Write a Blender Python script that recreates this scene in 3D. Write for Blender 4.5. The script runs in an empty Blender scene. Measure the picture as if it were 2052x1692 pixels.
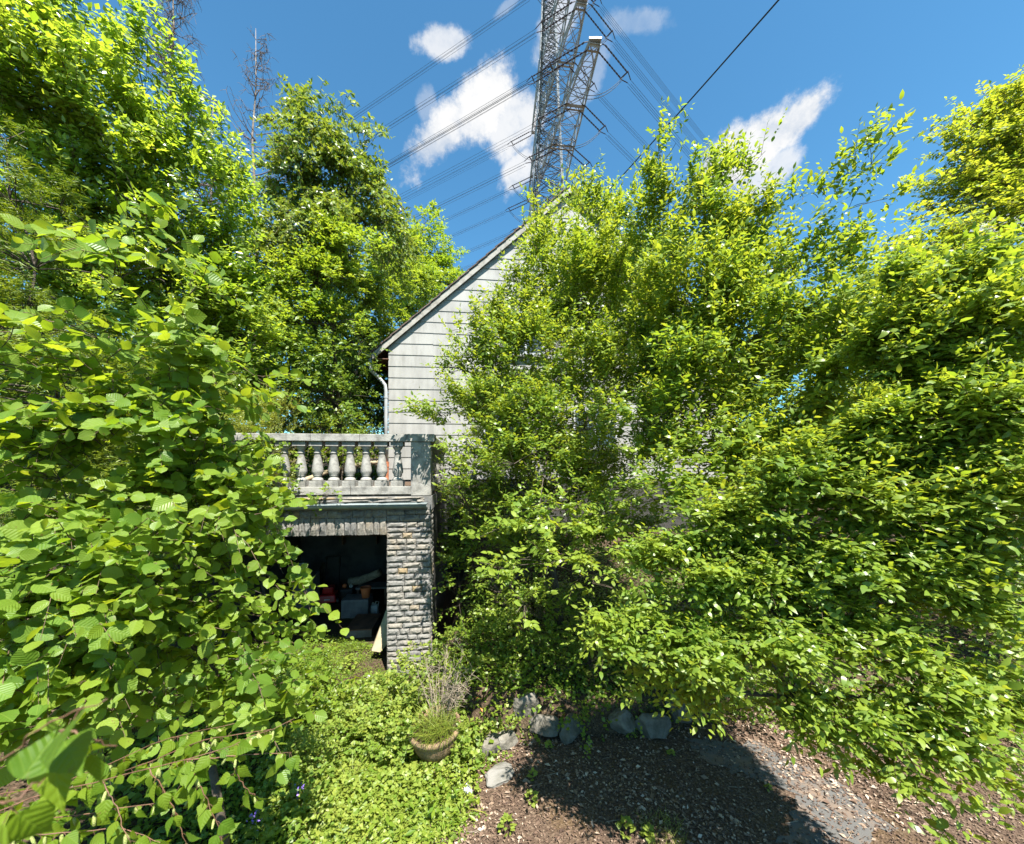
import bpy, math, random
import numpy as np
from mathutils import Matrix, Vector
S = bpy.context.scene
C = S.collection
R = math.radians
# ------------------------------------------------------------------ camera
EZ, F, CX, HY = 3.3, 760.0, 1026.0, 930.0          # eye height, focal length in photo pixels, principal column, horizon row
cam = bpy.data.objects.new('camera', bpy.data.cameras.new('camera')); C.objects.link(cam)
cam.location = (0, 0, EZ); cam.rotation_euler = (R(90), 0, 0)
cam.data.sensor_width = 36; cam.data.lens = 36 * F / 2052; cam.data.shift_y = 84 / 2052
cam.data.clip_start = 0.02; cam.data.clip_end = 3000
cam.data.dof.use_dof = True; cam.data.dof.focus_distance = 5.0; cam.data.dof.aperture_fstop = 4.0
S.camera = cam
# ------------------------------------------------------------------ light
SUN_EL, SUN_AZ = 60.0, 152.0                        # azimuth clockwise from +Y: behind the camera, to its right
sd = Vector((math.sin(R(SUN_AZ)) * math.cos(R(SUN_EL)), math.cos(R(SUN_AZ)) * math.cos(R(SUN_EL)), math.sin(R(SUN_EL))))
sun = bpy.data.objects.new('sun', bpy.data.lights.new('sun', 'SUN')); C.objects.link(sun)
sun.data.energy = 4.6; sun.data.angle = R(0.5); sun.data.color = (1.0, 0.955, 0.88)
sun.rotation_euler = sd.to_track_quat('Z', 'Y').to_euler(); sun.location = (5, -10, 30)
S.view_settings.view_transform = 'Standard'; S.view_settings.look = 'None'
S.view_settings.exposure = 1.75; S.view_settings.gamma = 1.0; S.view_settings.use_curve_mapping = False
S.cycles.max_bounces = 9; S.cycles.diffuse_bounces = 6; S.cycles.glossy_bounces = 2
S.cycles.transmission_bounces = 4; S.cycles.transparent_max_bounces = 4
S.cycles.caustics_reflective = False; S.cycles.caustics_refractive = False

def nd(nt, typ, ins=None, **props):
    n = nt.nodes.new(typ)
    for k, v in props.items(): setattr(n, k, v)
    for k, v in (ins or {}).items():
        if isinstance(v, bpy.types.NodeSocket): nt.links.new(v, n.inputs[k])
        else: n.inputs[k].default_value = v
    return n
def mth(nt, op, a, b=0.0, c=None):
    n = nt.nodes.new('ShaderNodeMath'); n.operation = op
    for i, v in enumerate((a, b, c)):
        if v is None: continue
        if isinstance(v, bpy.types.NodeSocket): nt.links.new(v, n.inputs[i])
        else: n.inputs[i].default_value = v
    return n.outputs[0]
def mixc(nt, f, a, b, blend='MIX'):
    n = nt.nodes.new('ShaderNodeMix'); n.data_type = 'RGBA'; n.blend_type = blend
    for i, v in ((0, f), (6, a), (7, b)):
        if isinstance(v, bpy.types.NodeSocket): nt.links.new(v, n.inputs[i])
        elif i == 0: n.inputs[0].default_value = v
        else: n.inputs[i].default_value = (*v, 1) if len(v) == 3 else v
    return n.outputs[2]
def ramp(nt, f, stops):
    n = nt.nodes.new('ShaderNodeValToRGB'); nt.links.new(f, n.inputs[0])
    e = n.color_ramp.elements
    while len(e) < len(stops): e.new(0.5)
    for k, (p, c) in enumerate(stops):
        e[k].position = p; e[k].color = (*c, 1) if isinstance(c, tuple) else (c, c, c, 1)
    return n.outputs[0]
def smooth(nt, v, a, b):
    n = nd(nt, 'ShaderNodeMapRange', {0: v, 1: a, 2: b}, interpolation_type='SMOOTHSTEP'); return n.outputs[0]

W = bpy.data.worlds.new('World'); S.world = W; W.use_nodes = True
wt = W.node_tree; wt.nodes.clear()
sky = nd(wt, 'ShaderNodeTexSky', sky_type='NISHITA', sun_disc=False, sun_elevation=R(SUN_EL), sun_rotation=R(SUN_AZ),
         altitude=200, air_density=1.0, dust_density=0.35, ozone_density=2.2)
tc = nd(wt, 'ShaderNodeTexCoord').outputs['Generated']
def pdir(px, py):
    return Vector(((px - CX) / F, 1, (HY - py) / F)).normalized()
wob = nd(wt, 'ShaderNodeTexNoise', {'Vector': tc, 'Scale': 11.0, 'Detail': 12.0, 'Roughness': 0.66})
fine = nd(wt, 'ShaderNodeTexNoise', {'Vector': tc, 'Scale': 4.5, 'Detail': 8.0, 'Roughness': 0.62})
# cumulus patches: (centre px, long radius px, short radius px, tilt of the long axis, density)
CL = [(885, 275, 100, 42, 30, 1.0), (965, 215, 80, 55, 32, 1.0), (1030, 250, 55, 50, 20, .9), (1045, 345, 48, 30, 30, .9),
      (895, 82, 50, 34, 5, .8), (1015, 15, 42, 14, 20, .4), (1130, 20, 85, 40, 30, .7), (1180, 150, 60, 26, 45, .3), (1275, 45, 30, 60, 80, .3),
      (1590, 246, 72, 36, 18, 1.0), (1510, 296, 95, 48, 18, 1.0), (1455, 320, 75, 45, 15, 1.0), (1540, 350, 60, 30, 25, .8), (1960, 470, 110, 30, 12, .9), (1880, 515, 80, 25, 20, .9), (855, 215, 26, 20, 60, .3),
      (-500, 300, 260, 90, 10, .8), (2700, 200, 260, 120, 10, .8)]
cov = None
wv = mth(wt, 'MULTIPLY', mth(wt, 'SUBTRACT', wob.outputs[0], 0.5), 2.6)
for (px, py, ra, rb, an, de) in CL:
    d = pdir(px, py)
    ex = (pdir(px + 20, py) - pdir(px - 20, py)); ey = (pdir(px, py - 20) - pdir(px, py + 20))
    sc = 40.0
    ax = (ex * math.cos(R(an)) + ey * math.sin(R(an))); ay = (ey * math.cos(R(an)) - ex * math.sin(R(an)))
    ax = ax / ax.length_squared * (1.0 / (ra / sc)); ay = ay / ay.length_squared * (1.0 / (rb / sc))
    df = nd(wt, 'ShaderNodeVectorMath', {0: tc, 1: d}, operation='SUBTRACT').outputs[0]
    a = nd(wt, 'ShaderNodeVectorMath', {0: df, 1: ax}, operation='DOT_PRODUCT').outputs['Value']
    b = nd(wt, 'ShaderNodeVectorMath', {0: df, 1: ay}, operation='DOT_PRODUCT').outputs['Value']
    r2 = mth(wt, 'SQRT', mth(wt, 'ADD', mth(wt, 'MULTIPLY', a, a), mth(wt, 'MULTIPLY', b, b)))
    front = mth(wt, 'GREATER_THAN', nd(wt, 'ShaderNodeVectorMath', {0: tc, 1: d}, operation='DOT_PRODUCT').outputs['Value'], 0.3)
    m = mth(wt, 'MULTIPLY', mth(wt, 'MULTIPLY', smooth(wt, mth(wt, 'ADD', mth(wt, 'SUBTRACT', 1.0, r2), wv), -.3, .36), de), front)
    cov = m if cov is None else mth(wt, 'MAXIMUM', cov, m)
# the same broken cumulus goes on behind the camera
sep = nd(wt, 'ShaderNodeSeparateXYZ', {0: tc})
behind = mth(wt, 'MULTIPLY', smooth(wt, fine.outputs[0], .56, .72), smooth(wt, sep.outputs[1], .1, -.25))
cov = mth(wt, 'MAXIMUM', cov, mth(wt, 'MULTIPLY', behind, smooth(wt, sep.outputs[2], .02, .2)))
skycol = mixc(wt, 1.0, sky.outputs[0], (0.52, 0.98, 1.06), 'MULTIPLY')
bgA = nd(wt, 'ShaderNodeBackground', {0: skycol, 1: 0.068})
cloudcol = mixc(wt, smooth(wt, wob.outputs[0], .35, .6), (.62, .70, .82), (1.0, 1.0, 1.0))
bgB = nd(wt, 'ShaderNodeBackground', {0: cloudcol, 1: 0.30})
mx = nd(wt, 'ShaderNodeMixShader', {0: cov, 1: bgA.outputs[0], 2: bgB.outputs[0]})
nd(wt, 'ShaderNodeOutputWorld', {0: mx.outputs[0]})

# ------------------------------------------------------------------ helpers
UP = np.array([0, 0, 1.0]); SD = np.array(sd)
def P(px, py, Y): return np.array([(px - CX) / F * Y, Y, EZ + (HY - py) / F * Y])
def G(px, py, z=0.0):
    Y = (EZ - z) * F / (py - HY); return P(px, py, Y)
def nrm(v): return v / np.maximum(np.linalg.norm(v, axis=-1, keepdims=True), 1e-9)
def thing(name, label, cat, loc=(0, 0, 0), rz=0.0, group=None):
    o = bpy.data.objects.new(name, None); C.objects.link(o); o.location = loc; o.rotation_euler = (0, 0, rz); o.empty_display_size = .1
    return tag(o, label, cat, group)
def tag(o, label=None, cat=None, group=None, kind=None):
    for k, v in (('label', label), ('category', cat), ('group', group), ('kind', kind)):
        if v: o[k] = v
    return o
def link(name, me, parent=None, loc=None):
    o = bpy.data.objects.new(name, me); C.objects.link(o)
    if parent: o.parent = parent
    if loc is not None: o.location = loc
    return o
class MB:
    def __init__(s): s.v = []; s.f = []
    def add(s, vs, fs):
        b = len(s.v); s.v += [tuple(map(float, p)) for p in vs]; s.f += [tuple(i + b for i in f) for f in fs]; return s
    def box(s, a, b):
        (x0, y0, z0), (x1, y1, z1) = a, b
        return s.add([(x0, y0, z0), (x1, y0, z0), (x1, y1, z0), (x0, y1, z0), (x0, y0, z1), (x1, y0, z1), (x1, y1, z1), (x0, y1, z1)],
                     [(0, 3, 2, 1), (4, 5, 6, 7), (0, 1, 5, 4), (1, 2, 6, 5), (2, 3, 7, 6), (3, 0, 4, 7)])
    def tube(s, pts, r, n=8, cap=True):
        pts = np.array(pts, float); K = len(pts); rr = np.broadcast_to(np.array(r, float), (K,))
        t = nrm(np.gradient(pts, axis=0)); ref = np.array([0, 0, 1.0]) if abs(t[0][2]) < .9 else np.array([1.0, 0, 0])
        vs = []
        for k in range(K):
            a = nrm(np.cross(t[k], ref)); b = np.cross(a, t[k])
            for j in range(n):
                w = 2 * math.pi * j / n; vs.append(pts[k] + rr[k] * (math.cos(w) * a + math.sin(w) * b))
        fs = [(k * n + j, k * n + (j + 1) % n, (k + 1) * n + (j + 1) % n, (k + 1) * n + j) for k in range(K - 1) for j in range(n)]
        if cap: fs += [tuple(reversed(range(n))), tuple(range((K - 1) * n, K * n))]
        return s.add(vs, fs)
    def lathe(s, prof, n=16, c=(0, 0, 0)):
        vs = [(c[0] + r * math.cos(2 * math.pi * j / n), c[1] + r * math.sin(2 * math.pi * j / n), c[2] + z) for r, z in prof for j in range(n)]
        fs = [(k * n + j, k * n + (j + 1) % n, (k + 1) * n + (j + 1) % n, (k + 1) * n + j) for k in range(len(prof) - 1) for j in range(n)]
        return s.add(vs, fs + [tuple(reversed(range(n))), tuple(range((len(prof) - 1) * n, len(prof) * n))])
    def prism(s, poly, y0, y1, shear=None):              # polygon in local x,z pushed along y
        n = len(poly); yf = [shear(p) if shear else y0 for p in poly]
        vs = [(p[0], yf[i], p[1]) for i, p in enumerate(poly)] + [(p[0], y1, p[1]) for p in poly]
        return s.add(vs, [tuple(range(n)), tuple(reversed(range(n, 2 * n)))] + [(i, i + n, (i + 1) % n + n, (i + 1) % n) for i in range(n)])
    def mesh(s, name, m, sm=False):
        me = bpy.data.meshes.new(name); me.from_pydata(s.v, [], s.f); me.materials.append(m)
        if sm: me.polygons.foreach_set('use_smooth', [True] * len(me.polygons))
        me.update(); return me
    def build(s, name, m, parent=None, sm=False, bev=0.0, loc=None):
        o = link(name, s.mesh(name, m, sm), parent, loc)
        if bev:
            b = o.modifiers.new('bevel', 'BEVEL'); b.width = bev; b.segments = 2; b.limit_method = 'ANGLE'
        return o
def npmesh(name, v, faces, m, tint=None, uv=None, sm=False):
    """vertices (N,3), faces (M,k) all of one size"""
    me = bpy.data.meshes.new(name); M, k = faces.shape
    me.vertices.add(len(v)); me.vertices.foreach_set('co', np.ascontiguousarray(v, dtype=np.float32).ravel())
    me.loops.add(M * k); me.loops.foreach_set('vertex_index', np.ascontiguousarray(faces, dtype=np.int32).ravel())
    me.polygons.add(M); me.polygons.foreach_set('loop_start', np.arange(0, M * k, k, dtype=np.int32))
    if sm: me.polygons.foreach_set('use_smooth', np.ones(M, dtype=bool))
    me.update(calc_edges=True)
    if tint is not None:
        a = me.attributes.new('tint', 'FLOAT', 'POINT'); a.data.foreach_set('value', np.ascontiguousarray(tint, dtype=np.float32))
    if uv is not None:
        l = me.uv_layers.new(name='UVMap'); l.data.foreach_set('uv', np.ascontiguousarray(uv[faces.ravel()], dtype=np.float32).ravel())
    me.materials.append(m); return me
def tubes(pts, rad, n):
    """many polylines at once: pts (N,K,3), rad (N,K)"""
    N, K, _ = pts.shape
    t = nrm(np.gradient(pts, axis=1)); ref = np.where(np.abs(t[..., 2:3]) < .9, np.array([0, 0, 1.0]), np.array([1.0, 0, 0]))
    a = nrm(np.cross(t, ref)); b = np.cross(a, t)
    w = 2 * np.pi * np.arange(n) / n
    v = pts[:, :, None] + rad[:, :, None, None] * (np.cos(w)[:, None] * a[:, :, None] + np.sin(w)[:, None] * b[:, :, None])
    base = (np.arange(N) * K * n)[:, None, None]; kk = (np.arange(K - 1) * n)[None, :, None]; j = np.arange(n)[None, None]; j2 = (j + 1) % n
    f = np.stack([base + kk + j, base + kk + j2, base + kk + n + j2, base + kk + n + j], -1).reshape(-1, 4)
    return v.reshape(-1, 3), f

# ------------------------------------------------------------------ materials
def newmat(name):
    m = bpy.data.materials.new(name); m.use_nodes = True; nt = m.node_tree
    return m, nt, nt.nodes['Principled BSDF']
def obj_rand(nt): return nd(nt, 'ShaderNodeObjectInfo').outputs['Random']
def leaf_mat(name, c0, c1, t0, t1, rough=.42, tm=.42, src='tint', vein=0.0, spec=.4, vn=7.0):
    m, nt, b = newmat(name); out = nt.nodes['Material Output']
    f = nd(nt, 'ShaderNodeAttribute', attribute_name='tint').outputs['Fac'] if src == 'tint' else obj_rand(nt)
    nz = nd(nt, 'ShaderNodeTexNoise', {'Vector': nd(nt, 'ShaderNodeNewGeometry').outputs['Position'], 'Scale': 1.3, 'Detail': 2.0}).outputs[0]
    f = mth(nt, 'ADD', f, mth(nt, 'MULTIPLY', mth(nt, 'SUBTRACT', nz, .5), .7))
    f = nd(nt, 'ShaderNodeClamp', {0: f}).outputs[0]
    col = mixc(nt, f, c0, c1); tcol = mixc(nt, f, t0, t1)
    bf = nd(nt, 'ShaderNodeNewGeometry').outputs['Backfacing']
    col = mixc(nt, mth(nt, 'MULTIPLY', bf, .45), col, tuple(min(1, x * 1.35 + .02) for x in c0))
    if vein:
        uv = nd(nt, 'ShaderNodeSeparateXYZ', {0: nd(nt, 'ShaderNodeUVMap').outputs[0]})
        au = mth(nt, 'ABSOLUTE', mth(nt, 'SUBTRACT', uv.outputs[0], .5))
        ph = mth(nt, 'FRACT', mth(nt, 'MULTIPLY', mth(nt, 'SUBTRACT', uv.outputs[1], mth(nt, 'MULTIPLY', au, .75)), vn))
        h = mth(nt, 'ABSOLUTE', mth(nt, 'SUBTRACT', ph, .5))
        rib = smooth(nt, h, .10, .0); mid = smooth(nt, au, .035, .0); k = mth(nt, 'MAXIMUM', rib, mid)
        col = mixc(nt, mth(nt, 'MULTIPLY', k, .3), col, tuple(min(1, x * 1.5 + .02) for x in c1))
        tcol = mixc(nt, mth(nt, 'MULTIPLY', k, .45), tcol, tuple(x * .55 for x in t0))
        sp = nd(nt, 'ShaderNodeTexNoise', {'Vector': nd(nt, 'ShaderNodeNewGeometry').outputs['Position'], 'Scale': 55.0, 'Detail': 3.0}).outputs[0]
        spm = smooth(nt, sp, .66, .72); col = mixc(nt, mth(nt, 'MULTIPLY', spm, .7), col, (.17, .10, .03)); tcol = mixc(nt, mth(nt, 'MULTIPLY', spm, .7), tcol, (.16, .10, .02))
        bp = nd(nt, 'ShaderNodeBump', {'Strength': vein, 'Distance': .012, 'Height': mth(nt, 'SUBTRACT', h, mth(nt, 'MULTIPLY', mid, .4))})
        nt.links.new(bp.outputs[0], b.inputs['Normal'])
    nt.links.new(col, b.inputs['Base Color']); b.inputs['Roughness'].default_value = rough; b.inputs['Specular IOR Level'].default_value = spec
    tr = nd(nt, 'ShaderNodeBsdfTranslucent', {0: tcol})
    mxs = nd(nt, 'ShaderNodeMixShader', {0: tm, 1: b.outputs[0], 2: tr.outputs[0]})
    nt.links.new(mxs.outputs[0], out.inputs[0]); return m
def plain(name, col, rough=.7, var=.25, scale=6.0, metal=0.0, bump=.15, bscale=40.0, col2=None, objvar=0.0, spec=.4):
    m, nt, b = newmat(name)
    tcn = nd(nt, 'ShaderNodeTexCoord').outputs['Object']
    n1 = nd(nt, 'ShaderNodeTexNoise', {'Vector': tcn, 'Scale': scale, 'Detail': 6.0, 'Roughness': .65}).outputs[0]
    c2 = col2 or tuple(x * (1 - var) * .7 for x in col)
    cc = mixc(nt, smooth(nt, n1, .38, .68), col, c2)
    if objvar:
        cc = mixc(nt, 1.0, cc, ramp(nt, obj_rand(nt), [(0, 1 - objvar), (1, 1 + objvar)]), 'MULTIPLY')
    nt.links.new(cc, b.inputs['Base Color']); b.inputs['Roughness'].default_value = rough; b.inputs['Metallic'].default_value = metal
    b.inputs['Specular IOR Level'].default_value = spec
    if bump:
        n2 = nd(nt, 'ShaderNodeTexNoise', {'Vector': tcn, 'Scale': bscale, 'Detail': 5.0}).outputs[0]
        bp = nd(nt, 'ShaderNodeBump', {'Strength': bump, 'Distance': .02, 'Height': n2}); nt.links.new(bp.outputs[0], b.inputs['Normal'])
    return m
M = {}
def two(name, c0, c1, t0, t1, **k):
    c0, c1 = [(c[0] * 1.40, c[1] * 1.25, c[2] * .9) for c in (c0, c1)]; t0, t1 = [(c[0] * 1.42, c[1] * 1.18, c[2] * .85) for c in (t0, t1)]
    M[name] = leaf_mat(name, c0, c1, t0, t1, **k)
    M[name + '_single'] = leaf_mat(name + '_single', c0, c1, t0, t1, src='obj', **{**k, 'rough': .55, 'spec': .25})
two('hazel_leaf', (.065, .14, .022), (.135, .215, .032), (.22, .40, .02), (.36, .49, .03), vein=.3, tm=.45)
two('birch_leaf', (.045, .11, .010), (.105, .175, .016), (.2, .36, .012), (.34, .44, .018), vein=.25, tm=.46, vn=6)
two('plum_leaf', (.085, .16, .03), (.165, .24, .04), (.24, .40, .03), (.38, .48, .04), rough=.36, tm=.42)
two('tree_leaf', (.10, .18, .035), (.175, .255, .055), (.26, .46, .03), (.40, .55, .05), rough=.3, tm=.5, spec=.6)
two('cherry_leaf', (.065, .125, .028), (.14, .2, .045), (.19, .33, .03), (.30, .40, .04), rough=.36, tm=.35, spec=.55)
two('elder_leaf', (.09, .17, .03), (.155, .235, .04), (.24, .42, .025), (.36, .50, .04), tm=.42)
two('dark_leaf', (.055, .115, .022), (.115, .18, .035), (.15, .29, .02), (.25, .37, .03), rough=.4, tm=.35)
two('yew_leaf', (.04, .08, .018), (.135, .19, .022), (.08, .17, .012), (.26, .36, .018), tm=.35, rough=.45)
two('shrub_leaf', (.10, .15, .04), (.17, .22, .05), (.24, .33, .04), (.36, .41, .05), tm=.4)
two('ivy_leaf', (.07, .14, .022), (.14, .21, .03), (.2, .34, .02), (.33, .43, .03), tm=.4, rough=.38)
two('ground_leaf', (.085, .16, .03), (.19, .25, .06), (.24, .37, .03), (.38, .46, .06), tm=.4, rough=.45)
two('grass_blade', (.09, .16, .03), (.2, .24, .06), (.22, .34, .03), (.36, .4, .06), tm=.4)
two('robinia_leaf', (.10, .17, .035), (.19, .25, .045), (.28, .42, .03), (.42, .50, .04), tm=.45)
M['bark'] = plain('bark', (.09, .07, .05), .85, .4, 12, bscale=60, bump=.5)
M['twig'] = plain('twig', (.13, .085, .05), .75, .3, 12, bump=.2)
M['red_twig'] = plain('red_twig', (.17, .085, .048), .6, .3, 20, bump=.1)
M['dead_wood'] = plain('dead_wood', (.25, .205, .165), .85, .4, 8, bump=.4)
M['dead_twig'] = plain('dead_twig', (.15, .11, .085), .85, .3, 8, bump=.2)
M['dry'] = plain('dry_stalk', (.30, .245, .18), .85, .3, 8, bump=.2)
M['catkin'] = plain('catkin', (.35, .40, .12), .8, .2, 80, bump=.5, bscale=300)
M['concrete'] = plain('weathered_concrete', (.31, .30, .27), .9, .3, 7, bump=.35, bscale=70, col2=(.15, .145, .13))
M['slab'] = plain('slab_concrete', (.2, .195, .185), .9, .3, 5, bump=.4, col2=(.10, .10, .095))
M['mortar_and_shade'] = plain('mortar_and_shade', (.065, .062, .056), .95, .3, 10, bump=.4)  # joint mortar, darkened so the walls' colour also holds the bush's shade
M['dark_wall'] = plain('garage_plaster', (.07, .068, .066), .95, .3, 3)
M['zinc'] = plain('zinc_gutter', (.24, .28, .28), .5, .15, 6, bump=.05, col2=(.17, .2, .2))
M['pipe'] = plain('downpipe_paint', (.34, .35, .355), .45, .15, 5, bump=.03, col2=(.29, .30, .305))
M['terracotta'] = plain('terracotta', (.42, .15, .07), .8, .2, 10)
M['fascia'] = plain('fascia_board', (.33, .315, .28), .8, .25, 5, bump=.25, col2=(.22, .205, .175))
M['soffit'] = plain('soffit_wood', (.17, .085, .055), .7, .3, 6)
M['rooftile'] = plain('roof_tile', (.11, .08, .068), .85, .3, 8, objvar=.3)
M['steel'] = plain('galvanised_steel', (.40, .41, .41), .5, .2, 1, metal=.25, bump=0)
M['darksteel'] = plain('dark_steel', (.13, .135, .135), .6, .3, 1, metal=.2, bump=0)  # darker steel tone for the lattice bars than for the legs
M['wire'] = plain('conductor_wire', (.11, .115, .13), .5, .1, 1, bump=0)
M['insul'] = plain('insulator_glaze', (.07, .05, .05), .3, .2, 1, bump=0)
M['cable'] = plain('cable_sheath', (.015, .015, .016), .6, .1, 1, bump=0)
M['red'] = plain('red_paint', (.55, .02, .02), .35, .15, 8, bump=.02)
M['black'] = plain('black_plastic', (.02, .02, .022), .45, .2, 8, bump=.05)
M['white'] = plain('white_plastic', (.5, .52, .53), .4, .1, 5, bump=.02)
M['orange'] = plain('orange_plastic', (.6, .16, .06), .45, .1, 5, bump=.02)
M['wood'] = plain('brown_board', (.16, .085, .055), .8, .3, 6)
M['palewood'] = plain('pale_board', (.36, .30, .2), .75, .2, 5, bump=.15, col2=(.25, .2, .12))
M['greybox'] = plain('grey_box', (.17, .17, .18), .8, .2, 4)
M['mat'] = plain('woven_mat', (.33, .28, .21), .9, .3, 14, bump=.6, bscale=120)
M['planter'] = plain('planter_stone', (.25, .165, .095), .85, .25, 9, bump=.5, bscale=50, col2=(.13, .085, .05))
M['rock'] = plain('field_stone', (.16, .145, .12), .9, .3, 5, bump=.7, bscale=26, col2=(.075, .068, .05), objvar=.2)
M['pale_rock'] = plain('pale_stone', (.19, .18, .16), .9, .25, 5, bump=.5, bscale=26, col2=(.11, .105, .085))
M['litter'] = None
# split stone: greys, some tan and ochre
m, nt, b = newmat('split_stone')
tcn = nd(nt, 'ShaderNodeNewGeometry').outputs['Position']
n1 = nd(nt, 'ShaderNodeTexNoise', {'Vector': tcn, 'Scale': 30.0, 'Detail': 8.0, 'Roughness': .72}).outputs[0]
n3 = nd(nt, 'ShaderNodeTexNoise', {'Vector': tcn, 'Scale': 3.0, 'Detail': 4.0}).outputs[0]
cr = ramp(nt, obj_rand(nt), [(0, (.14, .137, .13)), (.3, (.20, .19, .17)), (.55, (.165, .16, .148)), (.78, (.24, .215, .175)), (.9, (.19, .18, .16)), (.985, (.25, .185, .10))])
cc = mixc(nt, 1.0, cr, ramp(nt, n1, [(.25, .42), (.5, .95), (.75, 1.45)]), 'MULTIPLY')
cc = mixc(nt, mth(nt, 'MULTIPLY', smooth(nt, n3, .6, .75), .45), cc, (.22, .16, .09))
cc = mixc(nt, smooth(nt, nd(nt, 'ShaderNodeTexNoise', {'Vector': tcn, 'Scale': 5.0, 'Detail': 6.0}).outputs[0], .55, .7), cc, (.07, .07, .065))
nt.links.new(cc, b.inputs['Base Color']); b.inputs['Roughness'].default_value = .85
bp = nd(nt, 'ShaderNodeBump', {'Strength': .7, 'Distance': .015, 'Height': n1}); nt.links.new(bp.outputs[0], b.inputs['Normal'])
M['stone'] = m
# fibre-cement siding: pale, with dark vertical weather streaks
m, nt, b = newmat('siding')
tcn = nd(nt, 'ShaderNodeTexCoord').outputs['Object']
mp = nd(nt, 'ShaderNodeMapping', {0: tcn, 3: (3.2, 3.2, .7)}).outputs[0]
st = nd(nt, 'ShaderNodeTexNoise', {'Vector': mp, 'Scale': 1.0, 'Detail': 8.0, 'Roughness': .7}).outputs[0]
bl = nd(nt, 'ShaderNodeTexNoise', {'Vector': tcn, 'Scale': .9, 'Detail': 4.0}).outputs[0]
k = mth(nt, 'MULTIPLY', smooth(nt, st, .36, .66), smooth(nt, bl, .28, .58))
k2 = nd(nt, 'ShaderNodeTexNoise', {'Vector': tcn, 'Scale': 26.0, 'Detail': 4.0, 'Roughness': .7}).outputs[0]
cc = mixc(nt, mth(nt, 'MULTIPLY', k, .55), (.315, .31, .292), (.11, .107, .097))
cc = mixc(nt, mth(nt, 'MULTIPLY', smooth(nt, k2, .55, .7), .35), cc, (.22, .21, .17))
cc = mixc(nt, 1.0, cc, ramp(nt, obj_rand(nt), [(0, .97), (1, 1.03)]), 'MULTIPLY')
nt.links.new(cc, b.inputs['Base Color']); b.inputs['Roughness'].default_value = .8
M['siding'] = m
# pane
m, nt, b = newmat('window_pane'); b.inputs['Base Color'].default_value = (.05, .07, .09, 1); b.inputs['Roughness'].default_value = .05; b.inputs['Specular IOR Level'].default_value = .8
M['pane'] = m
# soil / ground
def soil(name, a, bcol, c, moss):
    m, nt, b = newmat(name)
    pos = nd(nt, 'ShaderNodeNewGeometry').outputs['Position']
    n1 = nd(nt, 'ShaderNodeTexNoise', {'Vector': pos, 'Scale': 55.0, 'Detail': 8.0, 'Roughness': .75}).outputs[0]
    n2 = nd(nt, 'ShaderNodeTexNoise', {'Vector': pos, 'Scale': 1.6, 'Detail': 6.0, 'Roughness': .6}).outputs[0]
    vo = nd(nt, 'ShaderNodeTexVoronoi', {'Vector': pos, 'Scale': 48.0, 'Randomness': 1.0})
    cc = mixc(nt, smooth(nt, n1, .35, .65), a, bcol)
    cc = mixc(nt, mth(nt, 'MULTIPLY', mth(nt, 'GREATER_THAN', nd(nt, 'ShaderNodeSeparateColor', {0: vo.outputs['Color']}).outputs[0], .8), .6), cc, c)
    cc = mixc(nt, mth(nt, 'MULTIPLY', smooth(nt, n2, .5, .68), .75), cc, moss)
    nt.links.new(cc, b.inputs['Base Color']); b.inputs['Roughness'].default_value = .95; b.inputs['Specular IOR Level'].default_value = .15
    hh = mth(nt, 'ADD', n1, vo.outputs['Distance'])
    bp = nd(nt, 'ShaderNodeBump', {'Strength': .8, 'Distance': .02, 'Height': hh}); nt.links.new(bp.outputs[0], b.inputs['Normal'])
    return m
M['soil'] = soil('soil', (.04, .027, .017), (.09, .062, .04), (.14, .10, .065), (.045, .055, .02))
M['drive'] = soil('driveway_surface', (.065, .042, .028), (.13, .088, .062), (.2, .145, .10), (.11, .072, .036))
m, nt, b = newmat('asphalt')
pos = nd(nt, 'ShaderNodeNewGeometry').outputs['Position']
n1 = nd(nt, 'ShaderNodeTexNoise', {'Vector': pos, 'Scale': 160.0, 'Detail': 4.0, 'Roughness': .7}).outputs[0]
n2 = nd(nt, 'ShaderNodeTexNoise', {'Vector': pos, 'Scale': 3.0, 'Detail': 6.0, 'Roughness': .65}).outputs[0]
cc = mixc(nt, n1, (.05, .049, .047), (.14, .135, .125)); cc = mixc(nt, smooth(nt, n2, .48, .66), cc, (.17, .12, .085))
nt.links.new(cc, b.inputs['Base Color']); b.inputs['Roughness'].default_value = .9
bp = nd(nt, 'ShaderNodeBump', {'Strength': .5, 'Distance': .01, 'Height': n1}); nt.links.new(bp.outputs[0], b.inputs['Normal'])
M['asphalt'] = m
def tint_mat(name, stops, rough=.85):
    m, nt, b = newmat(name)
    f = nd(nt, 'ShaderNodeAttribute', attribute_name='tint').outputs['Fac']
    nt.links.new(ramp(nt, f, stops), b.inputs['Base Color']); b.inputs['Roughness'].default_value = rough; return m
M['litter'] = tint_mat('dry_leaf', [(0, (.05, .028, .018)), (.35, (.11, .065, .042)), (.7, (.20, .135, .09)), (1, (.42, .33, .25))])
M['withered'] = tint_mat('withered_leaf', [(0, (.35, .09, .03)), (.5, (.5, .2, .05)), (1, (.5, .4, .2))])
M['petal'] = tint_mat('violet_petal', [(0, (.16, .10, .42)), (1, (.3, .2, .6))])

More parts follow.
